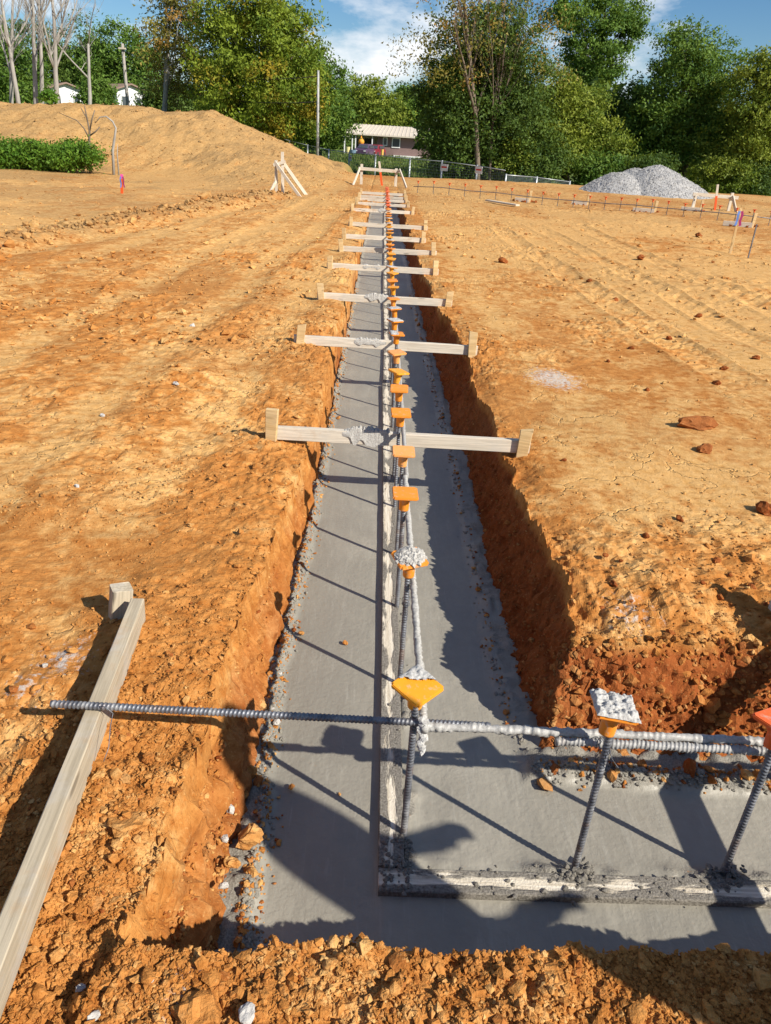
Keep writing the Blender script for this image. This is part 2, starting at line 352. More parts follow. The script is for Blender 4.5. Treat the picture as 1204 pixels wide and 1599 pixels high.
SOIL = mat_soil(); CONC = mat_concrete()
W_OLD = mat_wood('weathered_pine', (0.64, 0.555, 0.435), (0.82, 0.745, 0.62), (0.50, 0.48, 0.44), dirt_amt=0.4)
W_GREY = mat_wood('grey_weathered_pine', (0.44, 0.365, 0.255), (0.60, 0.52, 0.385), (0.50, 0.48, 0.44), 0.5)
W_NEW = mat_wood('fresh_pine', (0.62, 0.42, 0.19), (0.78, 0.585, 0.32), (0.50, 0.42, 0.32), 0.3)
FORM = mat_form(); REBAR = mat_rebar(); REBAR_C = mat_rebar(1.0)
MORTAR = mat_mortar('mortar', (0.30, 0.285, 0.255), (0.56, 0.54, 0.50)); REBAR_M = mat_rebar(1.25)
MORTAR_L = mat_mortar('dried_mortar', (0.33, 0.32, 0.30), (0.60, 0.59, 0.56))
MORTAR_D = mat_mortar('wet_mortar', (0.12, 0.11, 0.09), (0.27, 0.25, 0.215))
CAP_O = mat_cap('orange_plastic', (0.80, 0.265, 0.018)); CAP_Y = mat_cap('yellow_orange_plastic', (0.80, 0.33, 0.018)); CAP_R = mat_cap('red_orange_plastic', (0.76, 0.125, 0.020))
CAP_P = mat_cap('faded_orange_plastic', (0.80, 0.34, 0.085))
GALV = mat_plain('galvanised_steel', (0.42, 0.45, 0.46), 0.45, 0.5, 0.6)
WIRE = mat_plain('fence_wire', (0.16, 0.20, 0.20), 0.5, 0.4, 0.4)
WHITE = mat_plain('white_paint', (0.72, 0.72, 0.70), 0.7, 0.3, 0, 0.06)
def soilcopy(): return SOIL

# ------------------------------------------------------------------ terrain
FOOT = ([-40, -14, -10, -6.8, -4.2, -2.9, -1.9, -1.0], [23, 24.5, 26.5, 25.5, 23.0, 21.5, 23.5, 27])
CRY = ([-40, -14.6, -11, -7, -6, -4.46, -3.05, -1.59, -0.8], [32, 32, 32, 34, 34, 34, 33, 30.5, 30])
CRZ = ([-40, -14.6, -11, -7, -6, -4.46, -3.05, -1.59, -0.9], [1.7, 1.88, 2.0, 2.05, 1.70, 1.22, 0.62, 0.14, 0.0])
ZB = ([-60, -20, -9, -6, -0.7, 4, 8, 30], [1.2, 0.9, -0.35, -0.85, -1.25, -1.35, -1.5, -1.8])
TA, TB_ = Vector((-1.84, 4.29)), Vector((-1.12, 18.67)); BA, BB = Vector((-4.72, 9.75)), Vector((-2.87, 20.5))
TRK = []
for pa_, pb_ in (((1000, 500), (745, 338)), ((1195, 480), (880, 345)), ((1100, 490), (812, 342))):
    qa_, qb_ = at(*pa_), at(*pb_); TRK.append((Vector((qa_.x, qa_.y)), Vector((qb_.x, qb_.y)), 0.17))
def lined(X, Y, A, B):
    d = (B-A).normalized(); return (X-A.x)*d.y-(Y-A.y)*d.x, (X-A.x)*d.x+(Y-A.y)*d.y
Z_CON = -0.35
def edges(X, Y):
    wl = 0.035*fbm(Y*2.1, Y*0+1.7, 41, 4)+0.022*fbm(Y*9, Y*0+3.1, 43, 3); wr = 0.06*fbm(Y*1.7, Y*0+5.7, 51, 4)+0.013*fbm(Y*8, Y*0+8.1, 53, 3)
    lb = np.interp(Y, [0.9, 1.2, 2.2, 4, 26], [-0.255, -0.262, -0.300, -0.292, -0.292]) + wl*0.6
    lr = np.interp(Y, [0.9, 1.2, 1.6, 2.2, 3.5, 5.8, 26], [-0.45, -0.43, -0.40, -0.375, -0.335, -0.315, -0.325]) + wl*1.2
    rb = np.interp(Y, [1.7, 2.05, 4.5, 7, 10, 26], [0.570, 0.525, 0.520, 0.485, 0.45, 0.44]) + wr*0.35
    rr = np.interp(Y, [1.7, 2.0, 2.25, 2.8, 3.8, 5, 7.25, 9.6, 26], [0.66, 0.71, 0.765, 0.71, 0.69, 0.70, 0.645, 0.54, 0.51]) + wr*1.4
    ws = 0.05*fbm(X*2.3, X*0+9.7, 61, 4)+0.02*fbm(X*9, X*0+2.2, 63, 3); wn = 0.05*fbm(X*2.6, X*0+4.4, 71, 4)+0.03*fbm(X*8, X*0+6.4, 73, 3)
    fb = 1.718 - 0.05*np.clip(X-0.6, 0, 3) + ws*0.4; fr = 1.98 - 0.02*np.clip(X-0.6, 0, 3) + ws*1.3
    nb = 0.985 + wn*0.5 + 0*X; nr = 0.905 + wn*1.1 + 0*X
    return lb, lr, rb, rr, fb, fr, nb, nr
def terrain(X, Y):
    X = np.asarray(X, float); Y = np.asarray(Y, float)
    zb = np.interp(X, *ZB); edge = np.interp(X, [-10, 0, 3, 10, 22, 60], [36, 36, 37, 39, 40, 40])
    z = zb*sm(0, 1, (Y-edge)/9.0)
    z = z*(1-sm(60, 98, Y)*sm(14, 4, X)) + (-0.45)*sm(60, 98, Y)*sm(14, 4, X)*sm(-40, -10, X) + 1.0*sm(60, 98, Y)*sm(-10, -40, X)
    yf = np.interp(X, *FOOT); yc = np.interp(X, *CRY); zc = np.interp(X, *CRZ)
    nz = 0.8*fbm(X*0.5, Y*0.5, 5, 4)
    t = np.clip((Y-yf+nz)/(yc-yf), 0, 1); prof = (t*t*(3-2*t))**0.85
    back = 1-0.55*sm(0, 10, Y-yc)*sm(-30, -12, X)
    back = np.where(X < -14, 1.0, back)
    mz = zc*prof*back + 0.16*fbm(X*0.9, Y*0.9, 6, 5)*prof*sm(0.0, 0.5, zc)
    mz = mz*(1-sm(45, 60, Y))
    z = z*(1-prof*sm(0, 0.3, zc)*(1-sm(45, 60, Y))) + mz
    return z, prof*sm(0.02, 0.4, zc)*(1-sm(45, 60, Y))
def ground(X, Y, micro=True):
    X = np.asarray(X, float); Y = np.asarray(Y, float)
    z, mound = terrain(X, Y)
    dist = np.hypot(X, Y); nearf = np.clip(14/np.maximum(dist, 14), 0.3, 1)
    # undulation
    z = z + 0.05*fbm(X*0.55, Y*0.55, 21, 4)*sm(0.6, 2.0, dist)*np.where(Y > 60, 4, 1) + 0.14*mound*fbm(X*1.5, Y*0.9, 23, 5) + 0.05*mound*fbm(X*4.2+Y*1.4, Y*0.8, 25, 3)
    z = z - 0.07*np.exp(-((X+1.0)/0.45)**2-((Y-0.95)/0.55)**2)
    # tyre tracks to the left of the trench
    s, u_ = lined(X, Y, TA, TB_); on = sm(-6, 0, u_)*sm(24, 16, u_)*(1-mound)
    s2 = s + 0.10*fbm(u_*0.35, u_*0, 31, 3)
    tr = 0
    for k in (-0.62, 0.30, -1.75, 0.95): tr = tr + np.exp(-((s2-k)/0.16)**4)
    tr = np.clip(tr, 0, 1)*on
    z = z - 0.012*tr + 0.007*tr*np.sin(u_*2*math.pi/0.16+np.sign(s2)*2)*(0.5+fbm(X*3, Y*3, 33, 2)) + on*0.010*np.exp(-((np.abs(s2+0.16)-0.72)/0.07)**2)
    for (A_, B_, w0) in TRK:
        s3, u3 = lined(X, Y, A_, B_); s3 = s3 + 0.06*fbm(u3*0.4, u3*0, 39, 2); t3 = np.exp(-((s3)/0.17)**4)*sm(-3.0, -1.0, u3)*sm(9.5, 7.0, u3)*(1-mound)
        z = z - 0.014*t3 + 0.010*t3*np.sin(u3*2*math.pi/0.13+np.abs(s3)*26)*(0.6+fbm(X*3, Y*3, 34, 2)) + 0.012*np.exp(-((np.abs(s3)-0.21)/0.04)**2)*sm(-3, -1, u3)*sm(9.5, 7, u3)
    # berm of graded spoil
    sb, ub = lined(X, Y, BA, BB); onb = sm(-7, -3, ub)*sm(13, 10, ub)*(1-mound)
    berm = np.exp(-((sb+0.15*fbm(ub*0.8, ub*0, 35, 3))/0.34)**2)*onb
    z = z + berm*(0.04+0.10*billow(X*3.0, Y*3.0, 37, 3)*np.clip(0.5+1.6*fbm(X*0.7, Y*0.7, 38, 2), 0, 1.3)) - 0.05*np.exp(-((sb-0.55)/0.25)**2)*onb
    rough = np.clip(0.55 + 1.3*fbm(X*0.9, Y*0.9, 81, 3) + 0.7*sm(-0.3, -0.9, X)*sm(2.6, 1.0, Y) + 0.6*sm(1.1, 0.9, Y) + 0.55*np.exp(-((X-1.35)/0.7)**2-((Y-2.35)/0.45)**2) - 0.45*sm(0.75, 1.0, X)*sm(2.6, 3.3, Y)*sm(9, 6, Y) + 0.5*berm + 0.25*mound - 0.3*tr, 0.12, 1.5)
    lb, lr, rb, rr, fb, fr, nb, nr = edges(X, Y)
    def q(a, b, v): return np.clip((v-a)/(b-a), 0, 1)
    mainf = np.minimum(np.minimum(q(lr, lb, X), q(rr, rb, X)), np.minimum(q(nr, nb, Y), q(25.6, 25.3, Y)))
    sidef = np.minimum(np.minimum(q(fr, fb, Y), q(nr, nb, Y)), np.minimum(q(lr, lb, X), q(9.4, 9.2, X)))
    # far cross footing
    df, uf = lined(X, Y, Vector((0.5, 25.3)), Vector((9.95, 20.6)))
    dep = np.maximum(mainf, sidef)
    wall = np.clip(np.minimum(dep*6, (1-dep)*6), 0, 1)
    if micro:
        m = 0.026*fbm(X*5.5, Y*5.5, 91, 3) + 0.014*billow(X*15, Y*15, 95, 2) + 0.011*fbm(X*38, Y*38, 97, 2)
        z = z + m*rough*np.where(dist < 30, 1, 1.0)*(1-0.9*(Y > 60))
    prof = dep**0.8
    # eroded lip: slump towards the trench
    lip = np.exp(-((X-rr)/0.10)**2)*(X > rr)*sm(1.7, 2.0, Y)*(0.5+1.2*vn(Y*3, Y*0, 99))*0.04
    lip = lip + np.exp(-((Y-fr)/0.16)**2)*(Y > fr)*(X > 0.55)*0.05 + np.exp(-((X-lr)/0.07)**2)*(X < lr)*0.02
    z = z - np.clip(lip, 0, 1)*(dep < 0.01)
    z = z - prof*0.47
    return z, dict(dep=dep, wall=wall, mound=mound, tr=tr, berm=berm, rough=rough)
def gz(x, y):
    z, _ = ground(np.array([x]), np.array([y])); return float(z[0])
def soilmask(X, Y, i, jit=0.0):
    tan = 0.30 + 0.42*sm(0.75, 1.15, X)*sm(1.9, 2.5, Y) + 0.10*sm(4, 9, Y) + 0.35*i['tr'] + 0.42*i['mound'] + 0.15*sm(-0.6, -1.6, X)*sm(2.5, 6, Y)
    tan = tan + 0.26*sm(-3.2, -4.6, X)*sm(7, 11, Y)*(1-i['berm']) + 0.7*fbm(X*0.6, Y*0.35, 111, 4) - 0.25*i['berm']
    tan = tan - 0.40*np.exp(-((X-1.5)/0.8)**2-((Y-2.4)/0.35)**2) - 0.22*sm(16, 20, Y)*sm(1.5, 4, X)*(Y < 40) - 0.12*sm(1.0, 0.9, Y)
    tan = tan - 0.22*sm(-0.3, -0.6, X)*sm(4.0, 2.6, Y)
    tan = np.clip(tan+jit, 0, 1)
    lime = np.zeros_like(X)
    for (px, py, r_, a) in [(865,590,.30,.72),(860,600,.16,.3),(100,1025,.14,.58),(40,1065,.08,.6),(985,955,.15,.56),(1010,925,.1,.3),(455,360,.5,.42),(560,630,.12,.3),(300,1535,.06,.62),(260,1590,.05,.6),(870,575,.2,.3),(380,1330,.05,.55),(345,1400,.05,.5),(255,415,.8,.3),(930,440,.4,.25)]:
        c = at(px, py); lime = np.maximum(lime, a*np.exp(-((X-c.x)**2+((Y-c.y)*0.8)**2)/(r_*r_)))
    och = np.clip(0.85*i['mound']+0.75*i['berm']+0.45*sm(-3.5, -5.0, X)*sm(7, 12, Y)*(fbm(X*0.5, Y*0.5, 127, 3) > -0.05)+0.35*sm(13, 24, Y), 0, 0.95)
    lime = np.where(lime > 0.12, lime, -och)
    edge = np.interp(X, [-10, 0, 3, 10, 22, 60], [36, 36, 37, 39, 40, 40])
    grass = sm(4.0, 6.5, Y-edge+1.6*fbm(X*0.7, Y*0.7, 121, 3))*(1-i['mound'])
    grass = np.maximum(grass, sm(46, 52, Y)); grass = np.maximum(grass, sm(-14, -22, Y))
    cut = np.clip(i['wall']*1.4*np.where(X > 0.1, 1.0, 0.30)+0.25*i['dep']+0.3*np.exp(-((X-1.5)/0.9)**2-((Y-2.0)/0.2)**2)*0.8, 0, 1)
    return np.stack([tan, lime, grass, cut], -1)
def grow(a, b, f):
    L = [a]
    while L[-1] < b: L.append(L[-1]+f(L[-1]))
    return L
xr = grow(0.85, 420, lambda x: max(0.012, 0.018*x) if x < 22 else 0.06*x)
xl = grow(0.52, 420, lambda x: max(0.012, 0.018*x) if x < 22 else 0.06*x)
xs = np.array([-v for v in reversed(xl)] + list(np.arange(-0.514, -0.22, 0.006)) + list(np.arange(-0.215, 0.43, 0.035)) + list(np.arange(0.44, 0.845, 0.006)) + xr)
yf_ = grow(2.06, 520, lambda y: max(0.011, min(0.0013*y*y, 0.010*y)) if y < 60 else 0.05*y)
yb = grow(0.0, 300, lambda y: max(0.02, 0.12*y))
ys = np.array([0.62-v for v in reversed(yb)] + list(np.arange(0.632, 0.86, 0.010)) + list(np.arange(0.865, 1.03, 0.006)) + list(np.arange(1.05, 1.66, 0.03)) + list(np.arange(1.67, 2.055, 0.006)) + yf_)
GX, GY = np.meshgrid(xs, ys); gx = GX.ravel(); gy = GY.ravel()
gzv, gi = ground(gx, gy); gm = soilmask(gx, gy, gi)
# walls are gouged sideways by the digger bucket
wl = gi['wall']
px_ = 0.030*fbm(gy*6+gzv*3, gzv*16, 131, 4) + 0.014*fbm(gy*30+gzv*14, gzv*40, 133, 3) + 0.010*fbm(gy*60, gzv*9, 134, 2)
px_ = px_ + 0.013*fbm(gx*55, gy*55, 139, 3) + 0.010*billow(gy*22, gzv*26, 140, 2)
gzv = gzv + wl*0.016*fbm(gx*48, gy*48, 136, 3)
side = ((gx > 0.75) | (gy < 1.05)); py_ = 0.030*fbm(gx*7, gzv*14, 135, 4) + 0.014*fbm(gx*30, gzv*40, 137, 3)
vx = gx + np.where(side, 0.4, 1.0)*wl*px_; vy = gy + np.where(side, 1.0, 0.4)*wl*py_*(gy < 3)
nx, ny = len(xs), len(ys); ii = np.arange(nx*ny).reshape(ny, nx)
F = np.stack([ii[:-1,:-1], ii[:-1,1:], ii[1:,1:], ii[1:,:-1]], -1).reshape(-1, 4)
# drop soil faces that lie buried under the concrete
dd = gi['dep'].reshape(ny, nx); bur = (dd[:-1,:-1] >= 1) & (dd[:-1,1:] >= 1) & (dd[1:,1:] >= 1) & (dd[1:,:-1] >= 1)
F = F[~bur.ravel()]
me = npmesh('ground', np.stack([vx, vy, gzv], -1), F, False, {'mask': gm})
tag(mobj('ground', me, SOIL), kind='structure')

# ------------------------------------------------------------------ fresh concrete in the trench
def conc_z(X, Y):
    lb, lr, rb, rr, fb, fr, nb, nr = edges(X, Y)
    mainf = np.minimum(X-lb, rb-X); sidef = np.minimum(fb-Y, X-lb)
    d = np.maximum(mainf, sidef); d = np.minimum(d, Y-nb)
    e = np.clip(1-d/0.042, 0, 1.2)*(0.55+0.9*vn(X*9, Y*9, 141)+0.5)*np.where((X > 0.3) & (Y > 1.8), 0.35, 1.0)
    z = Z_CON + 0.006*fbm(X*2.2, Y*1.1, 143, 3) + 0.0016*fbm(X*26, Y*9, 145, 2) + np.clip(e, 0, 1)*(0.016+0.030*billow(X*24, Y*24, 147, 2)) - np.where(X < 0.08, 0.004, 0)
    m = np.clip(e, 0, 1)
    # smeared ridge beside the form boards
    fb_ = np.exp(-((X-0.165)/0.028)**2)*(X > 0.145)*(Y > 1.25); fb2 = np.exp(-((Y-1.362)/0.026)**2)*(Y > 1.34)*(X > 0.08)
    r_ = np.clip(fb_+fb2, 0, 1)*np.clip(0.45+1.5*fbm(X*7+Y*3, Y*7, 149, 3), 0, 1)
    z = z + r_*(0.006+0.022*billow(X*40, Y*40, 151, 2)); m = np.maximum(m, np.clip(r_*1.5, 0, 1)*0.9)
    return z, m
xs2 = np.array(list(np.arange(-0.42, 0.80, 0.012)) + grow(0.80, 9.5, lambda x: 0.012*max(1, x)))
ys2 = np.array(list(np.arange(0.88, 2.4, 0.012)) + grow(2.4, 25.6, lambda y: max(0.014, 0.0022*y*y) if y < 9 else 0.18))
X2, Y2 = np.meshgrid(xs2, ys2); z2, m2 = conc_z(X2.ravel(), Y2.ravel())
jj = np.arange(X2.size).reshape(X2.shape)
F2 = np.stack([jj[:-1,:-1], jj[:-1,1:], jj[1:,1:], jj[1:,:-1]], -1).reshape(-1, 4)
cxm = X2.ravel()[F2].max(1); cym = Y2.ravel()[F2].max(1)
F2 = F2[(cxm <= 0.80) | (cym <= 1.95)]
me = npmesh('concrete_footing', np.stack([X2.ravel(), Y2.ravel(), z2], -1), F2, True, {'mask': np.stack([m2, m2, m2, m2], -1)})
tag(mobj('concrete_footing', me, CONC), kind='structure')
def cz(x, y): return float(conc_z(np.array([x]), np.array([y]))[0][0])

ORD = ['', 'first', 'second', 'third', 'fourth', 'fifth', 'sixth', 'seventh', 'eighth', 'ninth', 'tenth', 'eleventh', 'twelfth', 'thirteenth', 'fourteenth', 'fifteenth']

# ------------------------------------------------------------------ small builders
def ico(sub):
    bm = bmesh.new(); bmesh.ops.create_icosphere(bm, subdivisions=sub, radius=1.0)
    V = np.array([v.co[:] for v in bm.verts]); Fc = np.array([[v.index for v in f.verts] for f in bm.faces]); bm.free(); return V, Fc
ICO1, ICO1F = ico(1); ICO2, ICO2F = ico(2); ICO3, ICO3F = ico(3)
OCT = np.array([(1,0,0),(-1,0,0),(0,1,0),(0,-1,0),(0,0,1),(0,0,-1)], float)
OCTF = np.array([(0,2,4),(2,1,4),(1,3,4),(3,0,4),(2,0,5),(1,2,5),(3,1,5),(0,3,5)])
def clod_mesh(seed, rough=0.42, facet=True, sub=3):
    r = np.random.default_rng(seed); V, Fc = (ICO2, ICO2F) if sub == 2 else (ICO3, ICO3F)
    V = V.copy(); d = V/np.linalg.norm(V, axis=1)[:, None]
    for k in range(9):          # cut facets off the ball
        n = r.normal(size=3); n /= np.linalg.norm(n); h = r.uniform(0.58, 0.9); t = V@n
        V = V - np.outer(np.clip(t-h, 0, None), n)
    nz = vn(d[:,0]*2.3+seed, d[:,1]*2.3+d[:,2]*3.1, seed)+0.5*vn(d[:,0]*6, d[:,2]*6+d[:,1]*5, seed+3)
    V = V*(1+rough*nz)[:, None]; V = V*(1+0.10*vn(d[:,0]*13+d[:,1]*4, d[:,2]*13-d[:,1]*9, seed+7))[:, None]; V += r.normal(size=V.shape)*0.012
    me = npmesh('clod', V, Fc, False, {'mask': np.tile(np.array([r.uniform(0.15, 0.6), 0, 0, r.uniform(0, 0.5)]), (len(V), 1))})
    return me
def lumps(centres, seed, flat=0.75, oct_=False):
    """one mesh of many crumbly lumps: centres = [(x, y, z, r)]"""
    r = np.random.default_rng(seed); Vs = []; Fs = []; b = 0
    base, bf = (OCT, OCTF) if oct_ else (ICO1, ICO1F)
    for (x, y, z, q) in centres:
        V = base*(1+r.uniform(-0.32, 0.32, (len(base), 1)))*q*r.uniform(0.75, 1.25, (1, 3))*np.array([1, 1, flat])
        a = r.uniform(0, 6.28); ca, sa = math.cos(a), math.sin(a)
        V = V@np.array([[ca, sa, 0], [-sa, ca, 0], [0, 0, 1]])
        Vs.append(V+np.array([x, y, z])); Fs.append(bf+b); b += len(V)
    return npmesh('lumps', np.concatenate(Vs), np.concatenate(Fs), False)
def rebar_mesh(L, r=0.0085, n=10, rib=0.0105, axis='Z', coat=0.0, seed=0):
    rnd = random.Random(seed); V = []; F = []; k = int(L/rib)
    prof = []
    for i in range(k):
        z = i*rib
        prof += [(z, r), (z+rib*0.50, r), (z+rib*0.60, r*1.17), (z+rib*0.88, r*1.17)] if coat < 0.5 else [(z, r*1.05), (z+rib*0.5, r*1.05)]
    prof.append((L, r))
    for j, (z, q) in enumerate(prof):
        for m in range(n):
            th = 2*math.pi*m/n; c = 0
            if coat: c = coat*max(0, 0.35+1.4*float(vn(np.array(z*24.0+seed), np.array(math.sin(th)*1.3), seed))+1.3*float(vn(np.array(z*130.0+seed), np.array(math.cos(th)*2.1+math.sin(th)), seed+1)))*0.009 + coat*max(0, math.sin(-th if axis == 'Z' else th))*0.002
            tl = 0.35*r*math.sin(th) if 0 < j < len(prof)-1 else 0
            V.append(((q+c)*math.cos(th), (q+c)*math.sin(th), z+tl))
    for j in range(len(prof)-1):
        for m in range(n): F.append((j*n+m, j*n+(m+1)%n, (j+1)*n+(m+1)%n, (j+1)*n+m))
    F.append(tuple(reversed(range(n)))); F.append(tuple((len(prof)-1)*n+m for m in range(n)))
    if axis == 'X': V = [(z, y, -x) for x, y, z in V]
    if axis == 'Y': V = [(x, z, -y) for x, y, z in V]
    me = bpy.data.meshes.new('rebar'); me.from_pydata(V, [], F); me.update()
    me.polygons.foreach_set('use_smooth', [True]*len(me.polygons)); return me

# ------------------------------------------------------------------ form boards cast into the concrete
FT = -0.328; FW = 0.07
segs = [(1.345, 5.74, 0.112), (5.76, 8.70, 0.118), (8.72, 12.2, 0.114), (12.22, 15.6, 0.117), (15.62, 19.0, 0.112), (19.02, 24.9, 0.115)]
for k, (a, b, x) in enumerate(segs):
    o = mobj('form_board', board_mesh(b-a, FW, 0.05, 0.003, 0.001, 200+k), FORM, None, (x, (a+b)/2, FT-0.025), (0, 0, R(90)))
    tag(o, 'smeared pine form board in the footing, %s from the trench corner' % ORD[k+1] if k else
        'concrete-smeared pine form board running from the trench corner along the line of capped rebars', 'form board', 'form boards in the footing')
for k, (a, b) in enumerate([(0.077, 2.55), (2.57, 5.4)]):
    o = mobj('form_board', board_mesh(b-a, FW, 0.05, 0.003, 0.001, 220+k), FORM, None, ((a+b)/2, 1.305, FT-0.025))
    tag(o, ['short-arm form board under the transverse rebar, forming the corner of the footing', 'form board continuing the short arm of the footing away from the corner'][k], 'form board', 'form boards in the footing')

# mortar crust left on the form board corner and along its inner edge
cr_ = []
for i in range(260):
    if i < 110: x, y = random.uniform(0.085, 0.17), random.uniform(1.275, 1.44)
    elif i < 190: x, y = random.uniform(0.1, 1.15), random.choice([random.gauss(1.345, 0.012), random.gauss(1.30, 0.02)])
    else: x, y = random.gauss(0.155, 0.012), random.uniform(1.4, 4.5)
    cr_.append((x, y, max(cz(x, y), FT if (0.08 < x < 0.145 or y < 1.338) else -1)+0.001, random.uniform(0.003, 0.008)))
for (x, y) in [(0.612, 1.355), (1.02, 1.37), (1.46, 1.37)]:
    for i in range(60): cr_.append((random.gauss(x, 0.03), random.gauss(y-0.02, 0.017), FT-0.003+random.uniform(0, 0.008), random.uniform(0.004, 0.010)))
tag(mobj('mortar_crumbs', lumps(cr_, 3), MORTAR_D), 'dark wet mortar crumbs smeared over the form board corner', 'mortar', kind='stuff')

# ------------------------------------------------------------------ vertical rebar dowels and their caps
CAPZ = 0.192
DY = [1.452, 2.085, 2.58, 3.01, 3.52, 3.92, 4.29, 4.74, 5.18]
while DY[-1] < 23.6: DY.append(DY[-1]+0.452+random.uniform(-0.02, 0.02))
dow_me = [rebar_mesh(0.60, seed=i) for i in range(2)]
for m_ in dow_me: m_.materials.append(REBAR)
dow_far = rebar_mesh(0.60, n=6, rib=0.06); dow_far.materials.append(REBAR)
def plate_mesh(seed):
    bm = bmesh.new(); bmesh.ops.create_cube(bm, size=1.0)
    for v in bm.verts: v.co.x *= 0.098; v.co.y *= 0.098; v.co.z *= 0.011
    bmesh.ops.bevel(bm, geom=[e for e in bm.edges if abs(e.verts[0].co.z-e.verts[1].co.z) > 0.005], offset=0.006, segments=3, affect='EDGES')
    bmesh.ops.bevel(bm, geom=[e for e in bm.edges if abs(e.verts[0].co.z-e.verts[1].co.z) < 0.001 and len(e.link_faces) == 2 and e.calc_face_angle(0) > 1], offset=0.0022, segments=2, affect='EDGES')
    me = bpy.data.meshes.new('plate'); bm.to_mesh(me); bm.free(); return me
PLATE = plate_mesh(0)
COLLAR = MB().lathe([(0.0135, -0.070), (0.0190, -0.070), (0.0195, -0.066), (0.0205, -0.032), (0.0212, -0.028), (0.0262, -0.024), (0.0275, -0.0056), (0.02, -0.0056)], 20).mesh('collar', True)
cap_meshes = {}
def splat(seed, n, half, r, cover=1.0, off=(0, 0)):
    rr_ = random.Random(seed); cs = []
    for i in range(n):
        x, y = rr_.uniform(-half, half)*cover+off[0], rr_.uniform(-half, half)*cover+off[1]
        x = max(-half, min(half, x)); y = max(-half, min(half, y))
        cs.append((x, y, 0.006+rr_.uniform(0, r*0.6), rr_.uniform(r*0.5, r*1.2)))
    return lumps(cs, seed, 0.7)
def crust(seed, half=0.049, h=0.012, n=26, keep=None):
    """thin pitted sheet of dried mortar lying on a cap plate"""
    g = np.linspace(-half, half, n); X, Y = np.meshgrid(g, g); X = X.ravel(); Y = Y.ravel()
    ed = np.minimum(half-np.abs(X), half-np.abs(Y))
    z = 0.0062 + np.clip(ed/0.006, 0, 1)*h*(0.55+1.1*billow(X*60+seed, Y*60, seed, 2)*0.5-0.35*(vn(X*95, Y*95, seed+5) > 0.12))
    X = X*(1+0.04*vn(Y*90, X*0, seed)); Y = Y*(1+0.04*vn(X*90, Y*0, seed+1))
    I = np.arange(n*n).reshape(n, n); Fq = np.stack([I[:-1,:-1], I[:-1,1:], I[1:,1:], I[1:,:-1]], -1).reshape(-1, 4)
    if keep is not None:
        mm = keep(X, Y); Fq = Fq[mm[Fq].all(1)]
    return npmesh('crust', np.stack([X, Y, z], -1), Fq, True)
def make_cap(parent, z, mat, rz=0.0, tilt=(0, 0), label='', mortar=None):
    if mat.name not in cap_meshes:
        bm = bmesh.new(); bm.from_mesh(PLATE); bm.from_mesh(COLLAR); p = bpy.data.meshes.new('cap'); bm.to_mesh(p); bm.free()
        p.materials.append(mat); cap_meshes[mat.name] = p
    c = mobj('cap', cap_meshes[mat.name], None, parent, (0, 0, z), (tilt[0], tilt[1], rz))
    tag(c, label)
    if mortar is not None: tag(mobj('dried_mortar', mortar, MORTAR if mortar.name.startswith('lumps') else MORTAR_L, c), 'grey mortar stuck on the top plate')
    return c
def make_dowel(x, y, top, me, label, group, cap):
    """cap = (material, turn, tilt, label, mortar)"""
    r = empty('rebar_dowel', (x, y, -0.35), 0, label, 'rebar', group)
    b = mobj('bar', me, None, r, (0, 0, -0.05), (random.uniform(-.012, .012), random.uniform(-.012, .012), random.uniform(0, 6)))
    b.scale.z = (top-0.008+0.40)/0.60
    make_cap(r, top+0.35, *cap)
    return r
def ridge(lo, hi, zt, seed, n=170):
    """crumbly bead of mortar bonded to the top edge of a board, spilling over its near face"""
    u_ = np.linspace(lo, hi, n); a = np.linspace(-0.028, 0.022, 22); U, A = np.meshgrid(u_, a); U = U.ravel(); A = A.ravel()
    am = np.clip(np.minimum(U-lo, hi-U)/0.05, 0, 1)*np.clip(0.85+1.4*fbm(U*9, U*0, seed, 3), 0, 1.3)
    th = 0.021*am*np.clip(1-np.abs((A+0.003)/0.024)**2.2, 0, 1)*(0.25+1.25*billow(U*48, A*60, seed+2, 3)*0.7)
    drop = np.clip(-A-0.017, 0, 1)*(2.0+3.5*am*(0.5+vn(U*30, U*0, seed+5)))
    y = np.maximum(A, -0.0195-0.006*am-th*0.3); z = zt+th-drop-0.004
    I = np.arange(22*n).reshape(22, n); Fq = np.stack([I[:-1,:-1], I[:-1,1:], I[1:,1:], I[1:,:-1]], -1).reshape(-1, 4)
    return npmesh('ridge', np.stack([U, y, z], -1), Fq, True)
